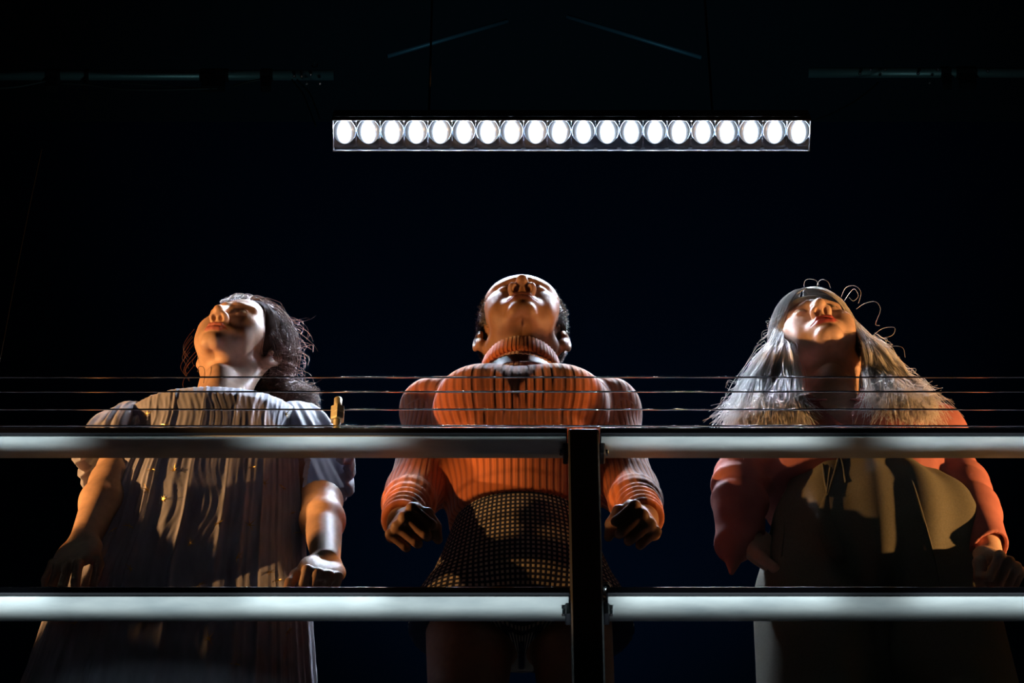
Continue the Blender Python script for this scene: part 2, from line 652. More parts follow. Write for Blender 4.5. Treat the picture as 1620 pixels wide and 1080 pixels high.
def head_sdf(p, H):
    """head in its own frame: face towards -y, crown +z, eyes at z = 0"""
    q = p.copy()
    q[:, 0] = np.abs(q[:, 0])
    nw, jw = H['nose'], H['jaw']
    d = ell(p, (0, .018, .034), (.0745, .097, .086))
    d = sm(d, ell(p, (0, -.030, -.002), (.063, .060, .088)), .03)
    d = sm(d, cone(q, (.047 * jw, .004, -.062), (.013, -.078, -.101), .0165, .0125), .028)
    d = sm(d, ell(p, (0, -.084, -.0985), (.021, .0155, .0155)), .014)
    d = sm(d, ell(p, (0, -.028, -.066), (.044 * jw, .054, .034)), .022)
    d = sm(d, sph(q, (.047, -.058, -.014), .0195), .028)
    d = sm(d, ell(q, (.040, -.058, -.050), (.021, .022, .030)), .028)
    d = sm(d, cone(q, (.013, -.090, .0235), (.045, -.073, .027), .0085, .008), .014)
    if H.get('brow'):
        d = sm(d, ell(p, (0, -.038, .044), (.070, .0535, .049)), .02)
    d = sub(d, ell(q, (.033, -.112, .002), (.020, .024, .0155)), .012)
    d = sm(d, sph(q, EYE, .0140), .005)
    d = sub(d, ell(q, EYE + np.array([0, -.0135, .0005]), (.0120, .010, .0032)), .002)
    # nose
    d = sm(d, cone(p, (0, -.089, .015), (0, -.1150, -.030), .0070, .0090), .012)
    d = sm(d, sph(p, (0, -.1180, -.0345), .0102), .008)
    d = sm(d, ell(q, (nw, -.1020, -.0400), (.0090, .0135, .0090)), .007)
    d = sm(d, ell(p, (0, -.0960, -.0430), (nw + .002, .012, .0065)), .006)
    d = sub(d, ell(q, (nw * .60, -.1065, -.0500), (.0052 * nw / .013, .0095, .0090)), .0025)
    # mouth
    d = sm(d, ell(p, (0, -.080, -.069), (.030, .0185, .023)), .018)
    up, lo = lips(q)
    d = sm(d, np.minimum(up, lo), .0035)
    gro = sm(cone(q, (0, -.1070, -.0688), (.014, -.1035, -.0685), .0022, .0020), cone(q, (.014, -.1035, -.0685), (.028, -.090, -.0700), .0020, .0010), .001)
    d = sub(d, gro, .002)
    # ears
    ca, sa = math.cos(.42), math.sin(.42)
    E = np.array([[ca, sa, 0], [-sa, ca, 0], [0, 0, 1.0]]).T   # columns: outward, backward, up
    e = (q - np.array([.0770, .012, -.012])) @ np.array([[ca, sa, 0], [-sa, ca, 0], [0, 0, 1.0]])
    ear = ell(e, (.004, .008, .004), (.0075, .0190, .0300))
    ear = sm(ear, ell(e, (.003, .000, -.026), (.0060, .0095, .0120)), .008)
    ear = sub(ear, ell(e, (.0125, .006, .004), (.0085, .0125, .0215)), .003)
    ear = sm(ear, sph(e, (.006, -.006, -.004), .0055), .004)
    ear = sm(ear, cone(e, (.004, .010, -.010), (.005, .011, .014), .0035, .0030), .003)
    d = sm(d, ear, .006)
    return d


def hand_sdf(p, origin, R, curl, thumb, s=1.0, spread=0.0):
    """hand frame: x towards the knuckles, y out of the palm, z to the thumb side"""
    q = ((p - origin) @ R) / s
    d = ell(q, (.045, .002, .002), (.056, .0165, .041))
    d = sm(d, ell(q, (.030, .008, .024), (.034, .015, .020)), .012)
    d = sm(d, ell(q, (.030, .007, -.022), (.036, .013, .015)), .012)
    base_z = (.029, .0095, -.0105, -.0285)
    base_x = (.086, .091, .087, .078)
    L = ((.043, .026, .021), (.047, .030, .022), (.043, .028, .022), (.034, .021, .019))
    rr = (.0096, .0098, .0093, .0082)
    for k in range(4):
        a = 0.0
        P = np.array([base_x[k], -.002, base_z[k]])
        r = rr[k]
        fd = sph(q, P, r * 1.12)
        for j in range(3):
            a += math.radians(curl[k][j])
            D = np.array([math.cos(a), math.sin(a), spread * (1.5 - k) * (1 if j == 0 else .4)])
            N = P + D / np.linalg.norm(D) * L[k][j]
            fd = sm(fd, cone(q, P, N, r * (1 - .07 * j), r * (1 - .07 * (j + 1))), .003)
            P = N
        d = sm(d, fd, .0045)
    P = np.array([.022, .008, .026])
    td = None
    for (D, l, r0, r1) in thumb:
        D = np.asarray(D, float)
        N = P + D / np.linalg.norm(D) * l
        c = cone(q, P, N, r0, r1)
        td = c if td is None else sm(td, c, .004)
        P = N
    return sm(d, td, .006) * s


FIST = [(78, 92, 60)] * 4
FIST_LOOSE = [(70, 88, 50), (76, 88, 52), (80, 88, 54), (84, 88, 56)]
RELAX = [(14, 22, 14), (19, 26, 16), (23, 28, 18), (27, 28, 20)]
THUMB_FIST = [((.75, .45, .35), .036, .0125, .0115), ((.55, .80, -.25), .030, .0110, .0100), ((.25, .75, -.62), .024, .0098, .0082)]
THUMB_RELAX = [((.78, .35, .52), .040, .0125, .0110), ((.93, .25, .22), .031, .0105, .0095), ((.97, .22, .05), .024, .0095, .0078)]


def hand_frame(fwd, palm):
    x = np.asarray(fwd, float)
    x = x / np.linalg.norm(x)
    y = np.asarray(palm, float)
    y = y - x * (y @ x)
    y /= np.linalg.norm(y)
    return x, y


def R_hand(fwd, palm, thumb_sign):
    x, y = hand_frame(fwd, palm)
    z = np.cross(x, y) * thumb_sign
    return np.stack([x, y, z], 1)


class Person:
    """joints in world space; every surface below is read from the same distance functions"""

    def __init__(s, name, base, H, J, label):
        s.H, s.J = H, J
        s.base = np.array(base, float)
        s.root = tag(empty(name, tuple(base)), label, 'person')
        s.R = rot_head(*H['rot'])
        s.hs = H['size']
        chin = np.array([0, -.096, -.106])
        s.head = H['chin'] - s.R @ (chin * s.hs)

    def hl(s, p):
        return ((p - s.head) @ s.R) / s.hs

    def hw(s, p):
        return s.head + (np.asarray(p, float) * s.hs) @ s.R.T

    def f_head(s, p):
        d = head_sdf(s.hl(p), s.H) * s.hs
        nr = s.H['neck']
        top = s.hw((0, .022, -.055))
        nb = s.J['neck']
        nk = cone(p, top, nb, nr * .98, nr * 1.06)
        c = s.hw((0, -.030, -.085))
        nk = sm(nk, cone(p, c * .55 + nb * .45 + np.array([0, -.028, 0]), nb + np.array([0, -.032, .01]), .020, .022), .03)
        for sg in (-1, 1):
            nk = sm(nk, cone(p, s.hw((sg * .058, .022, -.045)), nb + np.array([sg * .018, -.045, -.02]), .014, .011), .02)
        nk = sm(nk, sph(p, top * .5 + nb * .5 + np.array([0, -nr * .80, .0]), .014), .02)
        return sm(d, nk, .022)

    def f_torso(s, p, bust=True):
        J = s.J
        d = ell(p, J['chest'], J['chest_r'])
        d = sm(d, ell(p, J['waist'], J['waist_r']), .06)
        d = sm(d, ell(p, J['pelvis'], J['pelvis_r']), .06)
        for k in ('l', 'r'):
            d = sm(d, cone(p, J['neck'] + np.array([0, .01, -.03]), J['sh_' + k], .052, .050), .05)
        if bust and 'bust' in J:
            for c in J['bust']:
                d = sm(d, ell(p, c, J['bust_r']), .05)
        return d

    def f_arm(s, p, k, add=0.0):
        J = s.J
        a = cone(p, J['sh_' + k], J['el_' + k], .046 + add, .037 + add)
        m = J['el_' + k] * .65 + J['wr_' + k] * .35
        a = sm(a, cone(p, J['el_' + k], m, .037 + add, .038 + add), .02)
        return sm(a, cone(p, m, J['wr_' + k], .037 + add, .0245 + add), .02)

    def f_leg(s, p, k, add=0.0):
        J = s.J
        d = cone(p, J['hip_' + k], J['kn_' + k], .082 + add, .055 + add)
        m = J['kn_' + k] * .68 + J['an_' + k] * .32
        d = sm(d, cone(p, J['kn_' + k], m + np.array([0, .012, 0]), .052 + add, .053 + add), .03)
        d = sm(d, cone(p, m, J['an_' + k], .048 + add, .036 + add), .03)
        if add == 0:
            an = J['an_' + k]
            d = sm(d, cone(p, an + np.array([0, .03, -.045]), an + np.array([0, -.13, -.055]), .033, .024), .03)
        return d

    def f_hand(s, p, k):
        h = s.J['hand_' + k]
        return hand_sdf(p, s.J['wr_' + k], h['R'], h['curl'], h['thumb'], h.get('s', 1.0), h.get('spread', 0))

    def f_body(s, p):
        d = s.f_torso(p)
        d = sm(d, s.f_head(p), .03)
        for k in ('l', 'r'):
            d = sm(d, s.f_arm(p, k), .03)
            d = sm(d, s.f_leg(p, k), .03)
            d = sm(d, s.f_hand(p, k), .012)
        return d

    def build_body(s, mat, arm_from='el'):
        J = s.J
        cut = J['neck'][2] + J.get('neck_cut', 0.0)
        regs = []
        hp = s.hw((0, 0, 0))
        regs.append(((hp[0] - .15, hp[1] - .18, cut), (hp[0] + .15, hp[1] + .17, hp[2] + .17), .0020))
        fH = lambda p: sm(s.f_head(p), s.f_torso(p), .03)
        V, F = nets(fH, *regs[0])
        n = len(V)
        Vs, Fs = [V], [F]
        # torso, legs, upper arms: coarse, up to the cut
        fB = lambda p: s.f_body_coarse(p)
        allp = np.array([J[k] for k in J if isinstance(J[k], np.ndarray) and J[k].shape == (3,) and not k.endswith('_r')])
        lo = np.array([allp[:, 0].min() - .16, allp[:, 1].min() - .22, DECK - .01])
        hi = np.array([allp[:, 0].max() + .16, allp[:, 1].max() + .16, cut + .004])
        v, f = nets(fB, lo, hi, .0075)
        keep = np.ones(len(v), bool)
        for k in ('l', 'r'):
            keep &= ~s.in_fore(v, k, .0)
        v, f, _ = drop(v, f, keep)
        Vs.append(v)
        Fs.append(f + n)
        n += len(v)
        for k in ('l', 'r'):
            h = J['hand_' + k]
            pts = np.array([J['el_' + k], J['wr_' + k], J['wr_' + k] + h['R'][:, 0] * .15, J['wr_' + k] + h['R'][:, 0] * .09 + h['R'][:, 1] * .07])
            lo, hi = pts.min(0) - .06, pts.max(0) + .06
            fa = lambda p: sm(s.f_arm(p, k), s.f_hand(p, k), .012)
            v, f = nets(fa, lo, hi, .0024)
            v, f, _ = drop(v, f, s.in_fore(v, k, .012))
            Vs.append(v)
            Fs.append(f + n)
            n += len(v)
        V, F = np.concatenate(Vs), np.concatenate(Fs)
        q = s.hl(V)
        q[:, 0] = np.abs(q[:, 0])
        u, l = lips(q)
        lip = np.clip((.0022 - np.minimum(u, l)) / .0018, 0, 1)
        s.body = mk('body', V, F, mat, s.root, attrs={'lip': lip})
        for sg in (-1, 1):
            c = s.hw(EYE * np.array([sg, 1, 1]))
            vv, ff = lathe(c, s.R @ np.array([0, -1.0, 0.0]), [(-.0128 * s.hs * math.cos(t), .0128 * s.hs * math.sin(t) + 1e-5) for t in np.linspace(0.02, math.pi - .02, 12)], 16)
            mk('eye', vv, ff, MAT['eye'], s.root)
        return s.body

    def in_fore(s, v, k, over):
        """beyond the middle of the forearm side of the elbow"""
        J = s.J
        ax = J['wr_' + k] - J['el_' + k]
        L = np.linalg.norm(ax)
        t = (v - J['el_' + k]) @ ax / L
        e = v - J['el_' + k] - t[:, None] * ax / L
        return (t > .02 - over) & (np.sqrt((e * e).sum(1)) < .10)

    def f_body_coarse(s, p):
        d = sm(s.f_torso(p), s.f_head(p), .03)
        for k in ('l', 'r'):
            d = sm(d, s.f_arm(p, k), .03)
            d = sm(d, s.f_leg(p, k), .03)
        return d


def A(*v):
    return np.array(v, float)


def bvh_of(o):
    b = wloc(o)
    me = o.data
    n = len(me.vertices)
    co = np.empty(n * 3, np.float32)
    me.vertices.foreach_get('co', co)
    co = co.reshape(-1, 3) + b
    return BVHTree.FromPolygons([Vector(c) for c in co], [tuple(p.vertices) for p in me.polygons])


def on_surface(tree, px, py, lift=.002):
    d = Vector(W(px, py, 1.0) - np.array([0, CAMY, CAMZ])).normalized()
    h = tree.ray_cast(Vector((0, CAMY, CAMZ)), d)
    if h[0] is None:
        return None
    return np.array(h[0] - d * lift)


def strands(P, r0, r1):
    """P: (N, M, 3) strand points -> three-sided tapered tubes"""
    N, Mm, _ = P.shape
    t = np.gradient(P, axis=1)
    t /= np.linalg.norm(t, axis=2, keepdims=True) + 1e-9
    ref = np.array([.31, .83, .46])
    u = np.cross(t, ref)
    u /= np.linalg.norm(u, axis=2, keepdims=True) + 1e-9
    v = np.cross(t, u)
    rad = np.linspace(0, 1, Mm)
    rad = (r0 + (r1 - r0) * rad ** 1.5)[None, :, None]
    ring = np.stack([P + rad * (math.cos(a) * u + math.sin(a) * v) for a in (0, 2.094, 4.189)], 2)
    V = ring.reshape(-1, 3)
    i = (np.arange(N)[:, None, None] * Mm + np.arange(Mm - 1)[None, :, None]) * 3
    k = np.arange(3)[None, None, :]
    k2 = (k + 1) % 3
    F = np.stack([i + k, i + k2, i + 3 + k2, i + 3 + k], -1).reshape(-1, 4)
    return V, F

# ================================================================== setting
def struct(name, v, f, mat, label, parent=None):
    o = mk(name, v, f, mat, parent, smooth=False)
    if parent is None:
        tag(o, label, None, kind='structure')
    return o


struct('floor', *box((0, 1.0, -0.05), (16, 14, 0.1)), MAT['deck'], 'black auditorium floor below the platform')
struct('wall_back', *box((0, 7.0, 6.0), (16, 0.1, 12.0)), MAT['drape'], 'navy black wall behind the performers')
struct('ceiling', *box((0, 1.0, 12.05), (16, 14, 0.1)), MAT['black_matte'], 'black ceiling above the lighting rig')
deck = struct('platform_deck', *box((0, 2.6, DECK - 0.06), (6.0, 2.3, 0.12), 0.004), MAT['deck'], 'black raised platform the three performers stand on')
for x in (-2.8, -0.95, 0.95, 2.8):
    for y in (1.55, 3.6):
        struct('platform_leg', *box((x, y, (DECK - 0.12) / 2), (0.06, 0.06, DECK - 0.12), 0.003), MAT['black_metal'], '', deck)

# ------------------------------------------------------------------ guard railing
YF = 1.55


def rail_section(p_top, p_near, p_far):
    z_top = W(810, p_top, YF)[2]
    z_bot = W(810, p_near, YF)[2]
    q = W(810, p_far, CAMY + 1.0)
    y_far = CAMY + (z_bot - CAMZ) / (q[2] - CAMZ)
    return z_bot, z_top, y_far


rail = tag(empty('guard_railing', (0.13, YF + .03, DECK)), 'black steel guard railing with pale undersides in front of the three people', 'railing')
xpl, xpr = W(901, 820, YF)[0], W(951, 820, YF)[0]
TOPZ = 0
for nm, (pt, pn, pf) in (('top_rail', (676, 687, 724)), ('middle_rail', (928, 940, 982))):
    zb, zt, yf = rail_section(pt, pn, pf)
    if nm == 'top_rail':
        TOPZ, TOPY = zt, yf
    zz = (zb + zt) / 2
    for x0, x1 in ((-2.6, xpl - 0.0012), (xpr + (0.002 if nm == 'top_rail' else .006), 2.6)):
        r = mk(nm, *box(((x0 + x1) / 2, (YF + yf) / 2, zz + .0015), (x1 - x0, yf - YF, zt - zb), .0022), MAT['black_metal'], rail, smooth=False)
        # bare galvanised underside plate let into the painted channel
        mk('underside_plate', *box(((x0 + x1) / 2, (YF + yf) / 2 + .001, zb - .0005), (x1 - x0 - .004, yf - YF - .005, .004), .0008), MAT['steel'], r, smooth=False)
    for sx, dx in ((-1, xpl - .004), (1, xpr + .006)):
        v, f = join([box((dx, YF + .034, zb - .014), (.010, .030, .026), .002)])
        br = mk('corner_bracket', v, f, MAT['black_metal'], rail, smooth=False)
        mk('bracket_bolt', *join([lathe((dx + sx * .005, YF + .030, zb - .014), (sx, 0, 0), [(0, .006), (.002, .0065), (.005, .0065), (.006, .005)], 6)]), MAT['chrome'], br, smooth=False)
post_v, post_f = box(((xpl + xpr) / 2, YF + .022, (DECK + TOPZ) / 2 - .002), (xpr - xpl, .05, TOPZ - DECK - .004), .003)
mk('post', post_v, post_f, MAT['black_metal'], rail, smooth=False)
mk('post', *box((-2.58, YF + .022, (DECK + TOPZ) / 2), (.05, .05, TOPZ - DECK - .004), .003), MAT['black_metal'], rail, smooth=False)
mk('post', *box((2.58, YF + .022, (DECK + TOPZ) / 2), (.05, .05, TOPZ - DECK - .004), .003), MAT['black_metal'], rail, smooth=False)
# chrome bolt standing on the middle rail beside the post
zb2, zt2, yf2 = rail_section(928, 940, 982)
bx = W(958, 920, YF + .01)
hexnut = lathe((bx[0], YF + .012, zt2 + .001), (0, 0, 1), [(0, .010), (.004, .011), (.009, .011), (.011, .008)], 6)
dome = lathe((bx[0], YF + .012, zt2 + .012), (0, 0, 1), [(0, .0075), (.004, .0072), (.007, .005), (.0085, .002)], 14)
mk('rail_bolt', *join([hexnut, dome]), MAT['chrome'], rail)

# brass turnbuckle stud on the top rail
bp = W(533, 672, YF + .025)
bz = TOPZ + .001
brass = tag(empty('brass_fitting', (bp[0], YF + .025, bz)), 'small brass threaded fitting with hexagonal nut standing on the top rail', 'fitting')
thread = [(0, .0068)] + [(h, .0064 + (.0006 if i % 2 else 0)) for i, h in enumerate(np.arange(.002, .037, .0016))] + [(.038, .0066)]
mk('lower_stud', *lathe((bp[0], YF + .025, bz), (0, 0, 1), thread, 14), MAT['brass'], brass)
mk('hex_nut', *join([lathe((bp[0], YF + .025, bz + .0375), (0, 0, 1), [(0, .0115), (.002, .0130), (.0135, .0130), (.015, .0118)], 6),
                     lathe((bp[0], YF + .025, bz + .0520), (0, 0, 1), [(0, .0118), (.0015, .0132), (.015, .0132), (.017, .0105)], 6)]), MAT['brass'], brass, smooth=False)
mk('upper_stud', *lathe((bp[0], YF + .025, bz + .0685), (0, 0, 1), [(0, .0066), (.004, .0072), (.021, .0072), (.0225, .006)], 14), MAT['brass'], brass)

# four taut wires above the top rail
for i, (py, nm) in enumerate(((596, 'topmost of the four taut steel wires above the top rail'), (619, 'second from top of the four taut steel wires above the top rail'),
                              (647, 'third from top of the four taut steel wires above the top rail'), (673, 'lowest taut steel wire, lying just above the top rail'))):
    p = W(810, py, YF + .020)
    n = 40
    pts = [(x, p[1], p[2] - .0009 * math.sin((x + 2.6) / 5.2 * math.pi) + .0002 * math.sin(x * 9 + i)) for x in np.linspace(-2.6, 2.6, n)]
    v, f = tube(pts, .0016, 48)
    tag(mk('guard_wire', v, f, MAT['wire'], loc=(0, p[1], p[2])), nm, 'wire', 'taut wires above the railing')

# ------------------------------------------------------------------ LED light bar
bl0, bl1 = W(526, 212, 2.18), W(1282, 212, 2.18)
bc = (bl0 + bl1) / 2
BL = bl1[0] - bl0[0]
TA = math.radians(24)
nrm = A(0, -math.sin(TA), -math.cos(TA))      # where the lenses point
upv = A(0, -math.cos(TA), math.sin(TA))       # across the face, towards the picture's top
BH = .074


def bar_pts(v):
    v = np.asarray(v, float)
    return bc + v[:, :1] * A(1, 0, 0) + v[:, 1:2] * upv + v[:, 2:3] * nrm


bar = tag(empty('light_bar', tuple(bc)), 'long stage light bar with twenty glowing white lenses above the people', 'light')


def lens_mat():
    m = bpy.data.materials.new('glowing_lens')
    m.use_nodes = True
    b = bs(m)
    b.inputs['Base Color'].default_value = (.3, .34, .4, 1)
    b.inputs['Roughness'].default_value = .2
    at = nd(m, 'ShaderNodeAttribute', attribute_name='glow')
    mu = nd(m, 'ShaderNodeMath', operation='MULTIPLY')
    mu.inputs[1].default_value = 1.0
    lk(m, at.outputs['Fac'], mu.inputs[0])
    lk(m, mu.outputs[0], b.inputs['Emission Strength'])
    b.inputs['Emission Color'].default_value = (.72, .84, 1.0, 1)
    return m


MAT['lens'] = lens_mat()
MAT['housing'] = M('dark_lamp_housing', (.02, .022, .028), .5)
MAT['cell'] = M('grey_lens_cell', (.05, .065, .09), .4, .2)
# housing: back, four sides
hv, hf = join([box((0, 0, -.035), (BL, BH, .05), .003)])
mk('housing', bar_pts(hv), hf, MAT['housing'], bar, smooth=False)
fr = join([box((0, BH / 2 - .0015, .001), (BL, .003, .022), .0006), box((0, -BH / 2 + .0015, .001), (BL, .003, .022), .0006)])
mk('face_rim', bar_pts(fr[0]), fr[1], MAT['housing'], bar, smooth=False)
for sx in (-1, 1):
    v, f = box((sx * (BL / 2 - .0015), 0, -.006), (.003, BH, .036), .0006)
    mk('end_plate', bar_pts(v), f, MAT['cell'], bar, smooth=False)
pit = BL / 20
for i in range(20):
    cx = -BL / 2 + (i + .5) * pit
    a, bb_ = pit * .47, BH * .40
    k0 = 1.0 - .12 * (i / 19) + .06 * math.sin(i * 2.3)
    V, G, F = [], [], []
    nr_, na_ = 15, 28
    rr_ = np.linspace(0, 1, nr_)
    V.append((cx, .006, -.003 + .013))
    G.append(1.0)
    for r_ in rr_[1:]:
        for t_ in np.arange(na_) / na_ * 2 * math.pi:
            V.append((cx + a * r_ * math.cos(t_), .006 + bb_ * r_ * math.sin(t_) * (.95 if math.sin(t_) > 0 else 1.0), -.003 + .013 * math.sqrt(max(0, 1 - r_ * r_))))
            ex = math.hypot(math.cos(t_) * r_ / .66, math.sin(t_) * r_ / .97)
            G.append(math.exp(-11.5 * ex * ex) + 2.4e-4 * math.exp(-2.0 * ex * ex) + 4e-6)
    for k in range(na_):
        F.append((0, 1 + k, 1 + (k + 1) % na_))
    for j in range(nr_ - 2):
        for k in range(na_):
            p0, p1 = 1 + j * na_ + k, 1 + j * na_ + (k + 1) % na_
            F.append((p0, p0 + na_, p1 + na_, p1))
    mk('lens', bar_pts(V), F, MAT['lens'], bar, attrs={'glow': [12500.0 * k0 * g for g in G]})
    # moulded cell round the lens
    cell = []
    vv, ff = [], []
    for r_, zz in ((1.0, -.004), (1.06, .0)):
        for t_ in np.arange(na_) / na_ * 2 * math.pi:
            vv.append((cx + a * r_ * math.cos(t_), .006 + bb_ * r_ * math.sin(t_) * .97, zz))
    for t_ in np.arange(na_) / na_ * 2 * math.pi:
        c_, s_ = math.cos(t_), math.sin(t_)
        sc_ = 1 / max(abs(c_), abs(s_))
        vv.append((cx + pit * .498 * c_ * sc_, (BH / 2 - .003) * s_ * sc_, -.002))
    for j in range(2):
        for k in range(na_):
            p0, p1 = j * na_ + k, j * na_ + (k + 1) % na_
            ff.append((p0, p0 + na_, p1 + na_, p1))
    mk('lens_cell', bar_pts(vv), ff, MAT['cell'], bar)
# straps that hang the bar from the ceiling
for sx in (-1, 1):
    q0 = bar_pts([(sx * BL * .3, .0, -.055)])[0]
    v, f = join([tube([q0, A(q0[0], q0[1] + .005, 12.0)], .003, 6), box(q0 + A(0, 0, .012), (.03, .03, .03), .002)])
    mk('suspension_cable', v, f, MAT['black_matte'], bar, smooth=False)

# ------------------------------------------------------------------ pipes of the rig
YP = 4.70


def pipe(x0, x1, py, label, clamps, bolts):
    a, b = W(x0, py, YP), W(x1, py, YP)
    e = tag(empty('lighting_pipe', tuple((a + b) / 2)), label, 'pipe', 'pipes of the lighting rig')
    mk('tube', *tube([a, a * .5 + b * .5, b], .0180, 20), MAT['pipe'], e)
    for c0, c1 in clamps:
        p, q = W(c0, py, YP), W(c1, py, YP)
        v, f = join([lathe(p, q - p, [(0, .020), (.004, .023), (np.linalg.norm(q - p) - .004, .023), (np.linalg.norm(q - p), .020)], 18),
                     box((p + q) / 2 + A(0, 0, -.045), (np.linalg.norm(q - p) * .8, .03, .06), .004)])
        mk('pipe_clamp', v, f, MAT['black_matte'], e, smooth=False)
    for bx_, by_ in bolts:
        p = W(bx_, by_, YP - .02)
        mk('clamp_bolt', *lathe(p, (0, -.6, -.8), [(0, .005), (.004, .006), (.010, .006), (.012, .004)], 6), MAT['chrome'], e, smooth=False)
    return e


pipe(-60, 528, 119, 'dim grey horizontal pipe with black clamps left of the light bar', ((72, 96), (134, 141), (316, 362), (412, 432)), ((466, 120), (478, 121), (492, 118), (486, 132), (507, 132)))
pipe(1279, 1700, 115, 'dim grey horizontal pipe with small bolts right of the light bar', ((1488, 1504), (1512, 1545)), ((1360, 116), (1377, 110), (1400, 110), (1388, 131), (1452, 116), (1470, 131), (1483, 110), (1562, 112)))
ring = W(498, 103, YP)
v, f = tube([ring + .010 * A(math.cos(t), 0, math.sin(t)) for t in np.linspace(0, 2 * math.pi, 20)], .0022, 6)
tag(mk('shackle_ring', v, f, MAT['pipe'], loc=tuple(ring)), 'small metal ring standing on the end of the dim left pipe', 'ring')


def cable(pts, label, r=.004, Y=YP - .05, mat='cable'):
    P = smooth_path([W(x, y, Y) for x, y in pts], 40)
    v, f = tube(P, r, 7)
    return tag(mk('cable', v, f, MAT[mat], loc=tuple(P[0])), label, 'cable', 'cables of the lighting rig')


cable([(-40, 141), (20, 138), (60, 131), (72, 128)], 'short dark cable sagging under the far left end of the pipe')
cable([(96, 132), (140, 134), (190, 141), (260, 142), (335, 140)], 'dark cable sagging lowest below the middle of the left pipe')
cable([(190, 131), (240, 134), (300, 139), (345, 140)], 'thin dark cable hanging just above the lowest sagging cable', .003)
cable([(370, 136), (390, 130), (412, 126)], 'short dark cable looping up to the right clamp of the left pipe')
cable([(462, 126), (480, 150), (492, 180), (500, 200)], 'left of two thin dark cables dropping from the left pipe end', .003)
cable([(470, 126), (490, 148), (500, 172), (506, 190)], 'right of two thin dark cables dropping from the left pipe end', .003)
cable([(1390, 130), (1360, 155), (1320, 178), (1290, 190)], 'dark cable running from the right pipe down to the light bar', .003)
cable([(66, 236), (48, 320), (28, 420), (4, 548), (-6, 600)], 'faint thin dark line hanging at the far left edge', .0012, 2.6, 'black_matte')
for pts, lab in ((((613, 89), (803, 33)), 'dim slanting roof bar above the left half of the light bar'), (((897, 26), (1110, 91)), 'dim slanting roof bar above the right half of the light bar')):
    a, b = W(*pts[0], 5.6), W(*pts[1], 5.6)
    v, f = tube([a, (a + b) / 2, b], .009, 10)
    tag(mk('roof_bar', v, f, MAT['roof_bar'], loc=tuple(a)), lab, 'bar', 'slanting roof bars')

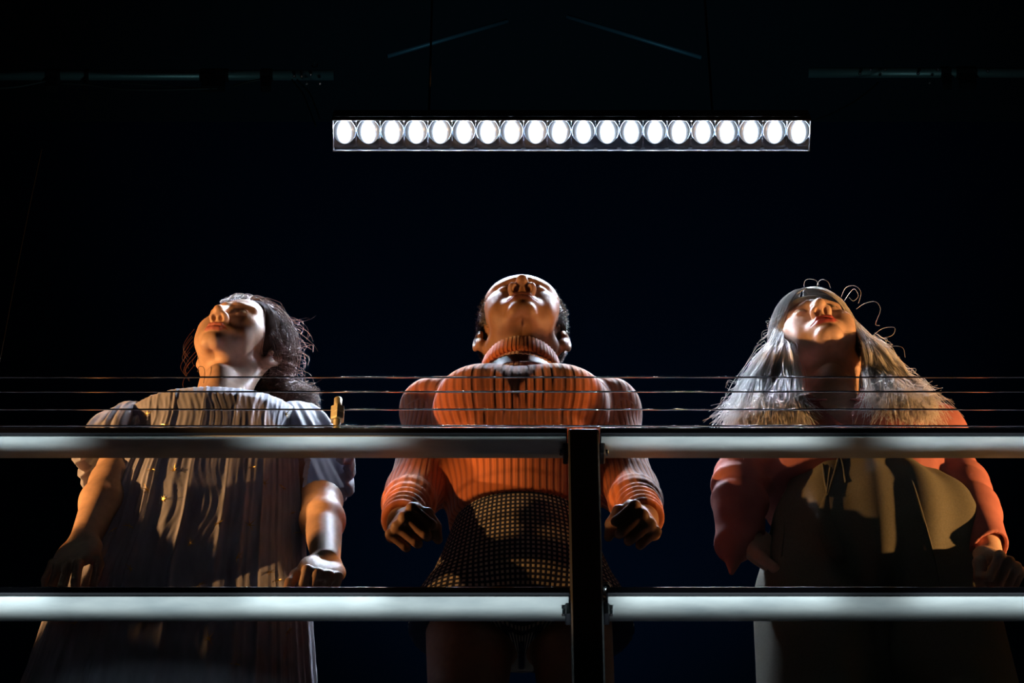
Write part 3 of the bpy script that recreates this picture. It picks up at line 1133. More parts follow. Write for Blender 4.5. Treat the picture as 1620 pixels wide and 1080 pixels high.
# ================================================================== performer in the middle: rust sweater, tweed shorts
def make_sweater_person():
    cx = .017
    J = dict(neck=A(cx, 1.905, DECK + 1.43), chest=A(cx, 1.885, DECK + 1.24), chest_r=A(.150, .105, .20), waist=A(cx, 1.885, DECK + 1.03), waist_r=A(.118, .090, .13),
             pelvis=A(cx, 1.89, DECK + .91), pelvis_r=A(.158, .112, .125), sh_l=A(cx - .165, 1.90, DECK + 1.375), sh_r=A(cx + .165, 1.90, DECK + 1.375),
             el_l=W(654, 780, 1.855), el_r=W(998, 778, 1.855), wr_l=W(634, 826, 1.665), wr_r=W(1020, 822, 1.665),
             hip_l=A(cx - .09, 1.89, DECK + .86), hip_r=A(cx + .09, 1.89, DECK + .86), kn_l=A(cx - .10, 1.86, DECK + .47), kn_r=A(cx + .11, 1.86, DECK + .47),
             an_l=A(cx - .11, 1.90, DECK + .09), an_r=A(cx + .12, 1.90, DECK + .09), neck_cut=.005,
             bust=[A(cx - .075, 1.805, DECK + 1.300), A(cx + .075, 1.805, DECK + 1.300)], bust_r=A(.075, .055, .070))
    J['hand_l'] = dict(R=R_hand(A(.06, -.76, -.65), A(.75, .25, -.60), 1), curl=FIST, thumb=THUMB_FIST, s=1.0)
    J['hand_r'] = dict(R=R_hand(A(-.04, -.76, -.65), A(-.75, .25, -.60), -1), curl=FIST, thumb=THUMB_FIST, s=1.0)
    H = dict(rot=(23, 0, 0), size=1.03, chin=W(826, 483, 1.80), nose=.0180, jaw=1.06, neck=.056, brow=True)
    P = Person('person', (cx, 1.89, DECK), H, J, 'person with cropped hair in a rust ribbed turtleneck and checked shorts, fists clenched')
    P.build_body(MAT['skin_dark'])
    c0 = A(cx, 1.88, 0)

    # sweater -----------------------------------------------------
    def f_sweater(p):
        t = P.f_torso(p) - .013
        fold = cone(p, A(cx - .075, 1.785, DECK + 1.205), A(cx + .085, 1.785, DECK + 1.21), .028, .028)
        t = sm(t, fold, .022)
        t = t + .003 * wob(p * A(1, 1, 1.6), 26, 3)
        t = np.maximum(t, DECK + 1.075 + .035 * np.clip((p[:, 1] - 1.80) / .15, -1, 0) - p[:, 2])
        for k in ('l', 'r'):
            a = P.f_arm(p, k, .008)
            ax = J['wr_' + k] - J['el_' + k]
            L = np.linalg.norm(ax)
            s_ = (p - J['el_' + k]) @ ax / L
            a = a - .0028 * np.sin(s_ * 210 + 3 * wob(p, 20, 5)) * np.clip((s_ - .10) / .08, 0, 1) - .004 * np.clip(1 - np.abs(s_) / .06, 0, 1)
            a = np.maximum(a, s_ - (L - .012))
            t = sm(t, a, .028)
        return t

    lo = A(cx - .32, 1.55, DECK + .70)
    hi = A(cx + .34, 2.08, DECK + 1.50)
    V, F = nets(f_sweater, lo, hi, .0036)
    da = np.stack([P.f_arm(V, k, .012) for k in ('l', 'r')], 1)
    dt = P.f_torso(V) - .013
    th = np.arctan2(V[:, 0] - cx, -(V[:, 1] - 1.95))
    rib = th * 84
    for i, k in enumerate(('l', 'r')):
        ax = J['el_' + k] - J['sh_' + k]
        u, w, d = frame_of(ax)
        e = V - J['sh_' + k]
        ra = np.arctan2(e @ u, e @ w) * 30
        m = da[:, i] < dt - .004
        rib = np.where(m, ra, rib)
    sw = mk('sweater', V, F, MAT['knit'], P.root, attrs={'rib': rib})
    # rolled collar
    top, nb = P.hw((0, .022, -.060)), J['neck']
    ax = (top - nb) / np.linalg.norm(top - nb)
    n = 120
    ring, attr = [], []
    prof = [(-.055, .098), (-.040, .086), (-.020, .077), (.000, .069), (.022, .066), (.034, .068), (.040, .071), (.036, .076), (.018, .080), (-.006, .083), (-.014, .080), (-.012, .074)]
    u, w, d = frame_of(ax)
    for h, r in prof:
        for k in range(n):
            a = 2 * math.pi * k / n
            rr_ = r + .0009 * math.cos(a * 60)
            ring.append(nb + A(0, -.004, .030) + ax * h + rr_ * (math.cos(a) * u + math.sin(a) * w * .98))
            attr.append(a * 60)
    F = []
    for i in range(len(prof) - 1):
        for k in range(n):
            a_, b_ = i * n + k, i * n + (k + 1) % n
            F.append((a_, b_, b_ + n, a_ + n))
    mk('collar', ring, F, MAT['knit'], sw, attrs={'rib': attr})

    # shorts ------------------------------------------------------
    def f_shorts(p):
        d = sm(ell(p, J['pelvis'], J['pelvis_r']), ell(p, J['waist'], J['waist_r']), .06) - .012
        for k, sg in (('l', -1), ('r', 1)):
            d = sm(d, cone(p, J['hip_' + k] + A(sg * .01, -.005, .0), J['hip_' + k] + A(sg * .022, -.02, -.14), .096, .104), .02)
        d = d + .0025 * wob(p, 30, 9)
        zc = DECK + .775 + .05 * np.clip(np.abs(p[:, 0] - cx) / .15, 0, 1)
        d = np.maximum(d, zc - p[:, 2])
        return np.maximum(d, p[:, 2] - DECK - 1.10)
    V, F = nets(f_shorts, A(cx - .27, 1.68, DECK + .72), A(cx + .27, 2.08, DECK + 1.12), .005)
    th = np.arctan2(V[:, 0] - cx, -(V[:, 1] - 1.93))
    sh = mk('shorts', V, F, MAT['tweed'], P.root, attrs={'cu': th * 110, 'cv': V[:, 2] * 2 * math.pi / .0105})
    # turned-up hem of each leg
    # cropped hair --------------------------------------------------
    def f_hair(p):
        q = P.hl(p)
        d = ell(q, (0, .018, .034), (.0745 + .013, .097 + .010, .086 + .009))
        front = -.072 + .35 * np.clip(.065 - q[:, 2], 0, .2)
        d = np.maximum(d, (front - q[:, 1]) * .8)
        d = np.maximum(d, -.050 - q[:, 2])
        near_ear = np.sqrt((q[:, 1] - .012) ** 2 + (q[:, 2] + .012) ** 2) - .030
        d = np.maximum(d, -near_ear)
        return d * P.hs + .0012 * wob(p, 260, 4)
    V, F = nets(f_hair, P.head - .13, P.head + .13, .0026)
    hr = mk('hair', V, F, MAT['hair_black'], P.root)
    # short fuzz
    me = hr.data
    idx = rng.choice(len(V), 9000)
    nn = np.empty(len(V) * 3, np.float32)
    me.vertices.foreach_get('normal', nn)
    nn = nn.reshape(-1, 3)[idx]
    r0 = V[idx]
    ln = rng.uniform(.003, .006, (len(idx), 1))
    dirn = nn + rng.normal(size=nn.shape) * .35
    PT = np.stack([r0, r0 + dirn * ln * .5, r0 + dirn * ln], 1)
    v, f = strands(PT, .00045, .0002)
    fz = mk('hair_fuzz', v, f, MAT['hair_black'], hr)
    fz['kind'] = 'stuff'
    return P


PA = make_sweater_person()


# ================================================================== performer on the left: grey tulle dress
def loft(rings, closed=True):
    rings = np.asarray(rings, float)
    m, n, _ = rings.shape
    V = rings.reshape(-1, 3)
    i = np.arange(m - 1)[:, None] * n
    k = np.arange(n if closed else n - 1)[None]
    k2 = (k + 1) % n
    F = np.stack([i + k, i + k2, i + n + k2, i + n + k], -1).reshape(-1, 4)
    return V, F


def interp(x, xs, ys):
    return np.interp(x, xs, ys)


def make_dress_person():
    cx = -.560
    J = dict(neck=A(cx + .002, 1.905, DECK + 1.365), chest=A(cx, 1.890, DECK + 1.18), chest_r=A(.138, .098, .19), waist=A(cx, 1.89, DECK + .99), waist_r=A(.112, .085, .13),
             pelvis=A(cx, 1.89, DECK + .87), pelvis_r=A(.15, .105, .12), sh_l=A(cx - .155, 1.90, DECK + 1.315), sh_r=A(cx + .155, 1.90, DECK + 1.315),
             el_l=W(176, 765, 1.79), el_r=W(507, 790, 1.83), wr_l=W(133, 853, 1.72), wr_r=W(516, 888, 1.695),
             hip_l=A(cx - .085, 1.89, DECK + .82), hip_r=A(cx + .085, 1.89, DECK + .82), kn_l=A(cx - .09, 1.88, DECK + .45), kn_r=A(cx + .09, 1.88, DECK + .45),
             an_l=A(cx - .10, 1.91, DECK + .09), an_r=A(cx + .10, 1.91, DECK + .09), neck_cut=-.035,
             bust=[A(cx - .068, 1.815, DECK + 1.215), A(cx + .068, 1.815, DECK + 1.215)], bust_r=A(.056, .045, .056))
    J['hand_l'] = dict(R=R_hand(A(-.30, -.22, -.93), A(.35, .93, 0), 1), curl=RELAX, thumb=THUMB_RELAX, s=.95, spread=.16)
    J['hand_r'] = dict(R=R_hand(A(-.02, -.55, -.83), A(-.25, .85, -.5), -1), curl=FIST_LOOSE, thumb=THUMB_RELAX, s=.95)
    H = dict(rot=(14, 13, 14), size=.92, chin=W(330, 534, 1.83), nose=.0130, jaw=.98, neck=.050)
    P = Person('person', (cx, 1.89, DECK), H, J, 'person with dark brown hair in a grey tulle dress with gold stars')
    P.build_body(MAT['skin_left'])

    zs = [.34, .50, .70, .83, .96, 1.08, 1.17, 1.23, 1.285, 1.315, 1.335, 1.352, 1.366, 1.372]
    rx = [.30, .285, .252, .235, .204, .194, .178, .166, .170, .172, .160, .130, .092, .074]
    ox = [-.05, -.045, -.035, -.03, -.016, -.012, -.004, .0, .0, .0, .0, .0, .002, .002]
    ry = [.160, .160, .156, .148, .136, .124, .120, .122, .124, .118, .100, .086, .072, .062]
    oy = [-.02, -.02, -.025, -.03, -.035, -.038, -.035, -.028, -.015, -.005, .0, .005, .01, .012]
    am = [.010, .010, .009, .0085, .008, .007, .0050, .0036, .0026, .0024, .0024, .0024, .0024, .002]
    n = 520
    th = np.arange(n) / n * 2 * math.pi - math.pi
    rp = np.random.default_rng(21)
    cen = np.sort(rp.uniform(-math.pi, math.pi, 104))
    wid = rp.uniform(.010, .030, 104)
    hgt = .12 + .9 * rp.uniform(0, 1.0, 104) ** 1.6
    fade = rp.uniform(.2, .8, 104)
    Z = np.concatenate([np.arange(.34, 1.16, .012), np.arange(1.16, 1.373, .006)])
    rings = []
    for z in Z:
        g = interp(z, zs, am)
        pl = np.zeros(n)
        for c, w, h, fd in zip(cen, wid, hgt, fade):
            cc = c + .018 * math.sin(z * 4 + c * 5) + .004 * math.sin(z * 19 + c)
            d = (th - cc + math.pi) % (2 * math.pi) - math.pi
            hh = h * (1 - fd * .6 * math.sin(z * 1.7 + c * 11) ** 2)
            pl = pl + hh * np.exp(-np.abs(d / (w * (1.0 + .25 * math.sin(z * 2 + 3 * c)))) ** 1.6)
        r = g * (pl - .5) + .0004 * np.sin(th * 90 + 5 * np.sin(z * 30))
        X = cx + interp(z, zs, ox) + (interp(z, zs, rx) + r) * np.sin(th)
        sq = np.cos(th)
        Y = 1.89 + interp(z, zs, oy) - (interp(z, zs, ry) + r) * np.sign(sq) * np.abs(sq) ** .85
        zz = DECK + z + .010 * np.sin(th * 2 + 1) * (z > 1.3) * 0 + .0 * th
        rings.append(np.stack([X, Y, zz], 1))
    V, F = loft(rings)
    dress = mk('dress', V, F, MAT['tulle'], P.root)
    # puffed short sleeves
    for k, sg in (('l', -1), ('r', 1)):
        sh, el = J['sh_' + k], J['el_' + k]
        ax = (el - sh) / np.linalg.norm(el - sh)
        u, w, d = frame_of(ax)
        rs = []
        m = 160
        a = np.arange(m) / m * 2 * math.pi
        prof = [(-.055, .030), (-.045, .048), (-.02, .060), (.02, .070), (.06, .077), (.10, .082), (.135, .084), (.160, .080), (.172, .074), (.178, .070), (.172, .066), (.15, .060)]
        rp2 = np.random.default_rng(5 + sg)
        ph = rp2.uniform(0, 6.28, 6)
        for i, (h, r) in enumerate(prof):
            amp = .0045 * min(1, max(0, (h + .05) / .12))
            rip = amp * (np.sin(a * 9 + ph[0] + h * 8) + .7 * np.sin(a * 17 + ph[1] - h * 10) + .5 * np.sin(a * 29 + ph[2]))
            hh = h + .006 * np.sin(a * 5 + ph[3]) * (h > .1)
            rs.append(sh + np.outer(hh, ax) + np.outer((r + rip) * np.cos(a), u) + np.outer((r + rip) * np.sin(a), w))
        v, f = loft(rs)
        mk('sleeve', v, f, MAT['tulle'], dress)
    # gold star embroidery
    tree = bvh_of(dress)
    pts = [(232, 655), (214, 680), (185, 672), (262, 672), (452, 655), (482, 668), (187, 797), (206, 832), (178, 838), (233, 774), (275, 743), (258, 790), (345, 827), (418, 764), (396, 740), (460, 812), (447, 770), (472, 842), (375, 882), (425, 905), (440, 918), (207, 900), (486, 878), (455, 1000), (372, 1050), (467, 960), (330, 1010), (120, 985), (315, 925), (240, 742), (395, 830), (300, 860)]
    star = None
    for i, (px, py) in enumerate(pts):
        p = on_surface(tree, px, py, .0015)
        if p is None:
            continue
        if star is None:
            vv, ff = [], []
            for k in range(7):
                t = k * 2 * math.pi / 7 + .2
                L = .0085 * (1 + .45 * ((k * 3) % 4) / 3)
                a_, b_ = A(math.cos(t), 0, math.sin(t)), A(-math.sin(t), 0, math.cos(t))
                o = len(vv)
                vv += [tuple(b_ * .0007), tuple(a_ * L), tuple(-b_ * .0007), tuple(a_ * L * .5 + A(0, -.0012, 0))]
                ff += [(o, o + 1, o + 3), (o + 1, o + 2, o + 3), (o + 2, o, o + 3)]
            so = mk('embroidered_star', np.array(vv) + wloc(P.root), ff, MAT['gold'], dress, smooth=False)
            star = so
        else:
            so = star.copy()
            COL.objects.link(so)
            so.parent = dress
        so.location = tuple(p - wloc(dress))
        so.rotation_euler = (random.uniform(.5, .9), random.uniform(0, 6), 0)
        sc = random.uniform(1.0, 1.6)
        so.scale = (sc, 1, sc)

    # hair: cap, side masses, loose wisps ---------------------------------
    def f_cap(p):
        q = P.hl(p)
        d = ell(q, (.006, .020, .040), (.0855, .098, .090))
        d = sm(d, ell(q, (.010, .105, -.005), (.050, .040, .050)), .03)
        front = -.066 + np.where(q[:, 0] > 0, .42, .62) * np.clip(.074 - q[:, 2], 0, .14)
        d = np.maximum(d, (front - q[:, 1]) * .8)
        d = np.maximum(d, -.052 - q[:, 2])
        return d * P.hs + .0025 * wob(p * A(1, 1, .6), 120, 6)
    V, F = nets(f_cap, P.head - .18, P.head + .18, .004)
    hair = mk('hair', V, F, MAT['hair_brown_base'], P.root)
    N, Mm = 5200, 18
    rh = np.random.default_rng(3)
    al = rh.uniform(-1.9, 1.9, N)                       # position along the hairline arc
    back = rh.uniform(0, .9, N)
    root = np.stack([.078 * np.sin(al), -.062 + .040 * np.abs(np.sin(al)) ** 2 + back * .06, .034 + .088 * np.cos(al)], 1)
    ctr = A(0, .024, .034)
    nape = np.stack([.020 + .055 * np.sin(al) + rh.normal(0, .012, N), .105 + rh.normal(0, .012, N), -.030 + rh.normal(0, .018, N)], 1)
    PT = np.zeros((N, Mm, 3))
    lift = rh.uniform(.0, .010, N) + (rh.random(N) < .08) * rh.uniform(0, .022, N)
    for j in range(11):
        t = j / 10
        q = root * (1 - t) + nape * t - ctr
        un_ = q / np.array([.090, .106, .096])
        ln = np.linalg.norm(un_, axis=1, keepdims=True)
        q = q / ln * (1.0 + (lift * 10 * math.sin(t * math.pi))[:, None] * .9 + .01)
        PT[:, j] = q + ctr
    wt = P.hw(PT.reshape(-1, 3)).reshape(N, Mm, 3)
    side = np.sin(al)
    right = side > .15
    for j in range(11, Mm):
        k = j - 10
        dx = np.where(right, rh.uniform(.004, .013, N), rh.uniform(-.006, .006, N))
        wt[:, j] = wt[:, 10] + np.stack([dx * k + .006 * np.sin(k * 1.1 + al * 9), -.004 * k + .005 * np.cos(k * .9 + al * 7), -.010 * k * rh.uniform(.6, 1.3, N)], 1)
    ti = np.linspace(0, 1, Mm)[None, :, None]
    clump = (al * 14).astype(int)
    ph = rh.uniform(0, 6.28, (64, 3))[clump % 64]
    wt += .006 * ti * np.sin(ti * 9 + ph[:, None, :])
    wt += rh.normal(0, .0022, (N, 1, 3)) * ti
    v, f = strands(wt, .00055, .00025)
    o = mk('hair_strands', v, f, MAT['hair_brown'], hair, attrs={'tone': np.repeat(rh.random(N), Mm * 3)})
    o['kind'] = 'stuff'
    # loose wisps blown to the side
    wis = []
    for i in range(230):
        px0, py0 = random.uniform(402, 446), random.uniform(500, 600)
        y0 = random.uniform(1.90, 1.99)
        L = random.uniform(14, 52)
        up = random.uniform(-.25, .9)
        a = W(px0, py0, y0)
        b = W(px0 + L * .5, py0 + L * .10 * up + random.uniform(-4, 4), y0)
        c = W(px0 + L, py0 + L * .55 * up, y0 + random.uniform(-.02, .02))
        d = W(px0 + L * random.uniform(.95, 1.2), py0 + L * (.75 * up + random.uniform(-.1, .35)), y0)
        wis.append(smooth_path([a, b, c, d], 12))
    for i in range(12):
        px0, py0 = random.uniform(298, 312), random.uniform(520, 590)
        y0 = random.uniform(1.90, 1.97)
        L = random.uniform(10, 34)
        wis.append(smooth_path([W(px0, py0, y0), W(px0 - L * .4, py0 + L * .5, y0), W(px0 - L * .6, py0 + L, y0), W(px0 - L * .3, py0 + L * 1.5, y0)], 12))
    for i in range(120):
        px0 = random.uniform(345, 430)
        py0 = 466 + (px0 - 375) ** 2 * .011 + random.uniform(2, 10)
        L = random.uniform(8, 24)
        wis.append(smooth_path([W(px0, py0, 1.90), W(px0 + L * .3, py0 - L * .25, 1.91), W(px0 + L * .8, py0 - L * .15, 1.92), W(px0 + L * 1.2, py0 + L * .3, 1.93)], 12))
    v, f = strands(np.array(wis), .0004, .0002)
    o = mk('loose_wisps', v, f, MAT['hair_brown'], hair, attrs={'tone': np.full(len(v), .9)})
    o['kind'] = 'stuff'
    # one curl in front of the ear
    cl = smooth_path([W(312, 588, 1.86), W(315, 580, 1.855), W(322, 581, 1.85), W(324, 592, 1.85), W(322, 606, 1.855)], 16)
    mk('loose_curl', *tube(cl, .0006, 5), MAT['hair_brown'], hair)
    return P


PB = make_dress_person()


# ================================================================== performer on the right: coral shirt, olive trousers
def ribbon(pts, widths, th=.0016, side=None):
    pts = np.asarray(pts, float)
    t = np.gradient(pts, axis=0)
    V = []
    for i, p in enumerate(pts):
        d = t[i] / np.linalg.norm(t[i])
        s_ = np.asarray(side if side is not None else (1, 0, 0), float)
        s_ = s_ - d * (s_ @ d)
        s_ /= np.linalg.norm(s_)
        nn = np.cross(d, s_)
        w = widths[i] / 2
        V += [p - s_ * w - nn * th / 2, p + s_ * w - nn * th / 2, p + s_ * w + nn * th / 2, p - s_ * w + nn * th / 2]
    V2, F = loft(np.array(V).reshape(len(pts), 4, 3))
    F = [tuple(q) for q in F] + [(3, 2, 1, 0), tuple(len(V2) - 4 + k for k in range(4))]
    return V2, F


def make_shirt_person():
    cx = .630
    J = dict(neck=A(cx - .022, 1.905, DECK + 1.360), chest=A(cx, 1.890, DECK + 1.18), chest_r=A(.145, .102, .19), waist=A(cx + .012, 1.89, DECK + .99), waist_r=A(.12, .09, .13),
             pelvis=A(cx + .02, 1.89, DECK + .89), pelvis_r=A(.16, .115, .12), sh_l=A(cx - .165, 1.90, DECK + 1.310), sh_r=A(cx + .165, 1.90, DECK + 1.310),
             el_l=W(1168, 762, 1.82), el_r=W(1526, 772, 1.84), wr_l=W(1178, 848, 1.80), wr_r=W(1566, 882, 1.76),
             hip_l=A(cx - .07, 1.89, DECK + .84), hip_r=A(cx + .11, 1.89, DECK + .84), kn_l=A(cx - .085, 1.87, DECK + .46), kn_r=A(cx + .13, 1.87, DECK + .46),
             an_l=A(cx - .09, 1.91, DECK + .09), an_r=A(cx + .14, 1.91, DECK + .09), neck_cut=-.035,
             bust=[A(cx - .075, 1.825, DECK + 1.17), A(cx + .075, 1.825, DECK + 1.17)], bust_r=A(.055, .04, .055))
    J['hand_l'] = dict(R=R_hand(A(.75, .35, -.55), A(.5, -.8, 0), 1), curl=RELAX, thumb=THUMB_RELAX, s=.95)
    J['hand_r'] = dict(R=R_hand(A(.30, -.62, -.72), A(-.55, .55, -.62), -1), curl=FIST, thumb=THUMB_FIST, s=.97)
    H = dict(rot=(19, 6, -11), size=1.0, chin=W(1312, 521, 1.84), nose=.0128, jaw=1.0, neck=.052)
    P = Person('person', (cx, 1.89, DECK), H, J, 'person with long platinum hair in a coral shirt and olive tie-waist trousers')
    P.build_body(MAT['skin_right'])

    def f_upper(p, k):
        """loose sleeve round the arm"""
        ax = J['wr_' + k] - J['el_' + k]
        L = np.linalg.norm(ax)
        s_ = (p - J['el_' + k]) @ ax / L
        flare = np.clip(s_ / L, 0, 1.4) * (.008 if k == 'l' else .007)
        add = .006
        a = P.f_arm(p, k, add) - flare
        a = a - .0030 * np.sin(s_ * 130 + 3 * wob(p, 24, 15)) * np.clip(1 - np.abs(s_) / .15, 0, 1) + .003 * wob(p, 34, 17)
        cut = (L + .040) if k == 'l' else (L - .022)
        slope = (p - J['wr_' + k]) @ (A(-1.1, 0, 0) if k == 'l' else A(-.45, 0, 0))
        inner = a + .0065
        return a, inner, s_, cut + slope

    def f_shirt(p):
        t = P.f_torso(p) - .014
        low = np.clip((DECK + 1.22 - p[:, 2]) / .12, 0, 1)
        t = t - .016 * low
        t = t + .0060 * wob(p * A(1, 1, .55), 34, 13) + .0030 * wob(p * A(1.3, 1, .6), 75, 23)
        t = np.maximum(t, DECK + 1.125 - p[:, 2])
        nk = cone(p, J['neck'] + A(0, -.02, .06), J['neck'] + A(.006, -.110, -.135), .066, .022)
        t = sub(t, nk, .006)
        t = np.maximum(t, p[:, 2] - DECK - 1.385)
        for k in ('l', 'r'):
            a, inner, s_, cut = f_upper(p, k)
            t = sm(t, np.maximum(a, s_ - .03), .03)
        return t
    V, F = nets(f_shirt, A(cx - .34, 1.60, DECK + .95), A(cx + .36, 2.08, DECK + 1.42), .0045)

    def f_sleeves(p):
        t = np.full(len(p), 9.0)
        for k in ('l', 'r'):
            a, inner, s_, cut = f_upper(p, k)
            a = np.maximum(np.maximum(a, s_ - cut), -.01 - s_)
            a = np.maximum(a, -np.maximum(inner, (cut - .05) - s_))
            if k == 'l':
                dr = sm(cone(p, W(1163, 800, 1.805), W(1160, 862, 1.80), .036, .028), cone(p, W(1160, 862, 1.80), W(1157, 906, 1.79), .028, .006), .02)
                a = sm(a, dr + .003 * wob(p, 50, 31), .02)
            t = np.minimum(t, a)
        return t
    shirt = mk('shirt', V, F, MAT['shirt'], P.root)
    V, F = nets(f_sleeves, A(cx - .34, 1.58, DECK + .66), A(cx + .36, 2.0, DECK + 1.30), .0036)
    keep = V[:, 0] < cx
    for kk, nm in ((keep, 'sleeve'), (~keep, 'sleeve')):
        v, f, _ = drop(V, F, kk)
        mk(nm, v, f, MAT['shirt'], shirt)
    # collar flaps
    nb = J['neck']
    for sg in (-1, 1):
        pts = smooth_path([nb + A(sg * .050, .055, .018), nb + A(sg * .074, .0, .012), nb + A(sg * .064, -.058, -.010), nb + A(sg * .030, -.108, -.052)], 14)
        v, f = ribbon(pts, list(np.linspace(.034, .052, 10)) + [.050, .044, .034, .020], .003, side=A(sg * .75, -.45, -.55))
        mk('collar_flap', v + 0.0, f, MAT['shirt'], shirt)

    def f_trousers(p):
        d = ell(p, A(cx + .034, 1.852, DECK + .985), A(.206, .150, .185))
        d = sm(d, ell(p, A(cx + .015, 1.875, DECK + 1.13), A(.142, .112, .07)), .05)
        for k, sg in (('l', -1), ('r', 1)):
            d = sm(d, cone(p, J['hip_' + k] + A(sg * .012, -.02, .05), J['kn_' + k] + A(sg * .03, -.01, 0), .112, .105), .04)
            d = sm(d, cone(p, J['kn_' + k] + A(sg * .03, -.01, 0), J['an_' + k] + A(sg * .02, 0, .02), .105, .100), .04)
        ang = np.arctan2(p[:, 0] - cx - .02, -(p[:, 1] - 1.9))
        d = d - .0045 * np.cos(ang * 13 + .6) * np.clip((p[:, 2] - DECK - .55) / .3, 0, 1) * np.clip((DECK + 1.2 - p[:, 2]) / .1, 0, 1) + .004 * wob(p * A(1, 1, .4), 26, 19)
        return np.maximum(d, p[:, 2] - DECK - 1.165)
    V, F = nets(f_trousers, A(cx - .30, 1.65, DECK + .03), A(cx + .34, 2.1, DECK + 1.2), .0055)
    tr = mk('trousers', V, F, MAT['trouser'], P.root)
    tree = bvh_of(tr)
    # pocket seam
    for pts in ([(1431, 735), (1446, 770), (1460, 815), (1474, 865), (1484, 905), (1489, 930)], [(1243, 745), (1243, 790), (1240, 840), (1236, 880)]):
        q = [on_surface(tree, x, y, .0006) for x, y in pts]
        q = [x for x in q if x is not None]
        if len(q) > 2:
            mk('pocket_seam', *tube(smooth_path(q, 24), .0016, 6), MAT['trouser'], tr)
    # waist tie with a bow and a long hanging end
    def sp(pts, lift):
        return smooth_path([x for x in (on_surface(tree, a, b, lift) for a, b in pts) if x is not None], 20)
    tie = mk('waist_tie', *ribbon(sp([(1309, 778), (1305, 800), (1303, 822), (1312, 850), (1322, 870), (1331, 890)], .006), np.interp(np.linspace(0, 1, 20), [0, .12, .4, .75, .93, 1], [.006, .012, .030, .034, .022, .004])), MAT['trouser'], tr)
    for pts in ([(1301, 718), (1302, 735), (1305, 760), (1310, 783)], [(1328, 718), (1323, 738), (1316, 762), (1309, 784)], [(1318, 716), (1314, 740), (1310, 765), (1308, 782)], [(1330, 722), (1334, 738), (1338, 762)]):
        mk('tie_cord', *tube(sp(pts, .005), .0026, 7), MAT['trouser'], tr)
    wb = [(J['waist'] + A(.003 + .152 * math.sin(t), -.015 - .121 * math.cos(t), .158)) for t in np.linspace(0, 2 * math.pi, 60)]
    mk('waistband', *ribbon(np.array(wb), [.030] * 60, .003, side=A(0, 0, 1)), MAT['trouser'], tr)

    # long platinum hair -------------------------------------------------
    def f_cap(p):
        q = P.hl(p)
        d = ell(q, (0, .014, .044), (.079, .103, .094))
        front = -.090 + .90 * np.clip(.078 - q[:, 2], 0, .14)
        d = np.maximum(d, (front - q[:, 1]) * .8)
        d = np.maximum(d, -.052 - q[:, 2])
        return d * P.hs
    V, F = nets(f_cap, P.head - .16, P.head + .16, .004)
    hair = mk('hair', V, F, MAT['hair_blonde_base'], P.root)
    rh = np.random.default_rng(12)
    N, Mm = 5200, 22
    sgn = np.where(rh.random(N) < .52, -1.0, 1.0)
    yr = np.where(rh.random(N) < .35, rh.uniform(-.097, -.06, N), rh.uniform(-.094, .085, N))
    part = np.stack([sgn * rh.uniform(.002, .012, N), yr, .046 + .099 * np.sqrt(np.clip(1 - ((yr - .012) / .112) ** 2, 0, 1))], 1)
    ys = -.050 + (yr + .094) * .76 + rh.normal(0, .005, N)
    sidep = np.stack([sgn * .084, ys, .010 + rh.normal(0, .008, N)], 1)
    ctr = A(0, .012, .046)
    K = []
    for t in (0, .2, .4, .6, .8, 1.0):
        q = part * (1 - t) + sidep * t - ctr
        un_ = np.linalg.norm(q / A(.085, .115, .105), axis=1, keepdims=True)
        q = q / un_ * (1.012 + rh.uniform(0, .05, (N, 1)) * math.sin(t * 2.2))
        K.append(P.hw(q + ctr))
    v_ = rh.uniform(0, 1, N)                      # 0 = inner (towards the neck), 1 = outer
    dep = rh.uniform(0, 1, N)
    lf = sgn < 0
    def Wv(px, py, Y):
        return np.stack([W(a, b, c) for a, b, c in zip(px, py, Y)])
    m1 = Wv(np.where(lf, 1252 - 34 * v_, 1366 + 25 * v_), np.full(N, 548.0) + rh.normal(0, 3, N), 1.86 + .09 * dep)
    m2 = Wv(np.where(lf, 1262 - 78 * v_, 1366 + 64 * v_), np.full(N, 592.0) + rh.normal(0, 4, N), 1.83 + .07 * dep)
    e1 = Wv(np.where(lf, 1262 - 102 * v_, 1378 + 84 * v_), 625 + 6 * rh.normal(0, 1, N) + np.where(lf, 6, -2), 1.785 + .06 * dep)
    flick = rh.normal(0, 1, N)
    e2 = Wv(np.where(lf, 1250 - 94 * v_ + 16 * flick + 18 * (1 - v_), 1392 + 86 * v_ + 14 * flick - 8 * (1 - v_)), np.where(lf, 670, 650) + 15 * rh.normal(0, 1, N), 1.755 + .05 * dep)
    K += [m1, m2, e1, e2]
    K = np.stack(K, 1)
    # catmull-rom through the keys for all strands at once
    kk = K.shape[1]
    Pd = np.concatenate([2 * K[:, :1] - K[:, 1:2], K, 2 * K[:, -1:] - K[:, -2:-1]], 1)
    tt = np.linspace(0, kk - 1, Mm)
    ii = np.minimum(tt.astype(int), kk - 2)
    w = (tt - ii)[None, :, None]
    p0, p1, p2, p3 = Pd[:, ii], Pd[:, ii + 1], Pd[:, ii + 2], Pd[:, ii + 3]
    PT = .5 * (2 * p1 + (p2 - p0) * w + (2 * p0 - 5 * p1 + 4 * p2 - p3) * w ** 2 + (3 * p1 - p0 - 3 * p2 + p3) * w ** 3)
    ti = np.linspace(0, 1, Mm)[None, :, None]
    cl = (v_ * 12).astype(int) + 13 * (dep * 5).astype(int) + 70 * lf
    ph = rh.uniform(0, 6.28, (200, 3))[cl % 200]
    fr = rh.uniform(8, 16, (200, 1))[cl % 200]
    PT += np.clip(ti - .35, 0, 1) * .019 * np.sin(ti * fr[:, None, :] + ph[:, None, :])
    PT += np.clip(ti - .45, 0, 1) * rh.normal(0, .008, (N, 1, 3)) * ti
    stray = (rh.random(N) < .05)[:, None, None]
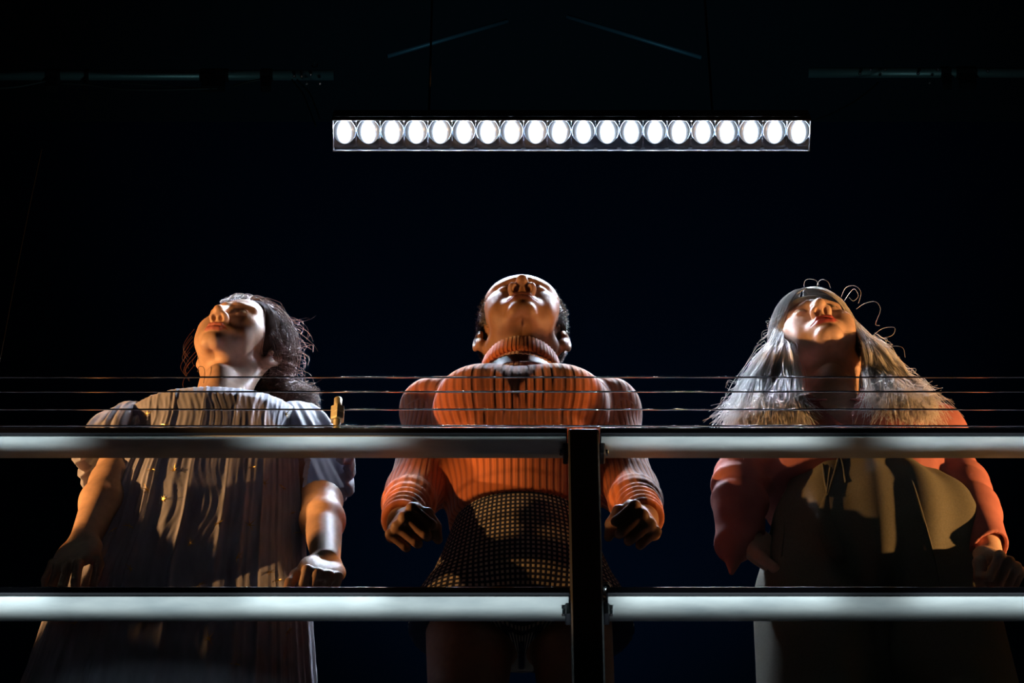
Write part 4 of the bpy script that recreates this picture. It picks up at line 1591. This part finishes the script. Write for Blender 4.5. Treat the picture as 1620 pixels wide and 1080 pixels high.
    PT += stray * np.clip(ti - .3, 0, 1) * rh.normal(0, .014, (N, 1, 3)) * np.sin(ti * 6)
    v, f = strands(PT, .0006, .0003)
    o = mk('hair_strands', v, f, MAT['hair_blonde'], hair, attrs={'tone': np.repeat(rh.random(N), Mm * 3)})
    o['kind'] = 'stuff'
    # curly flyaways standing off the outline
    fly = []
    for n_ in range(64):
        sx = -1 if n_ % 2 else 1
        y = random.uniform(488 if sx < 0 else 530, 630)
        x = (1246 - (y - 480) * .58 if sx < 0 else 1352 + (y - 480) * .72) + random.uniform(-6, 6)
        L = random.uniform(5, 20)
        c, w_, g_ = random.uniform(-1, 1), random.uniform(1.2, 3.0), random.uniform(.2, 1.1)
        Y0 = random.uniform(1.84, 1.92)
        pts = [W(x - sx * 8, y - 7, Y0)]
        for j in range(1, 7):
            u = j / 6
            pts.append(W(x + sx * L * math.sin(u * w_) + random.uniform(-1, 1), y + L * (u * g_ - c * math.sin(u * 3.0) * .5), Y0 + .012 * math.sin(u * 5 + c)))
        fly.append(smooth_path(pts, 18))
    for (pts) in ([(1368, 480), (1385, 477), (1393, 490), (1385, 512), (1392, 515)], [(1345, 462), (1352, 457), (1358, 468), (1350, 476), (1343, 470)], [(1272, 452), (1276, 442), (1290, 443), (1296, 452)],
                  [(1293, 450), (1300, 442), (1310, 446), (1314, 456)], [(1375, 535), (1395, 520), (1415, 518), (1412, 530), (1395, 535)], [(1388, 560), (1410, 548), (1428, 550), (1432, 565)],
                  [(1222, 550), (1200, 545), (1192, 556), (1205, 565)], [(1225, 520), (1207, 524), (1205, 536)], [(1212, 580), (1190, 578), (1180, 592)], [(1338, 455), (1352, 452), (1362, 462), (1358, 480)]):
        (x0, y0) = pts[0]
        dl = math.hypot(1306 - x0, 520 - y0)
        root = (x0 + (1306 - x0) / dl * 16, y0 + (520 - y0) / dl * 16)
        fly.append(smooth_path([W(a, b, 1.90) for a, b in [root] + list(pts)], 18))
    v, f = strands(np.array(fly), .0003, .0002)
    o = mk('loose_wisps', v, f, MAT['hair_blonde'], hair, attrs={'tone': np.full(len(v), 1.0)})
    o['kind'] = 'stuff'
    return P


PC = make_shirt_person()
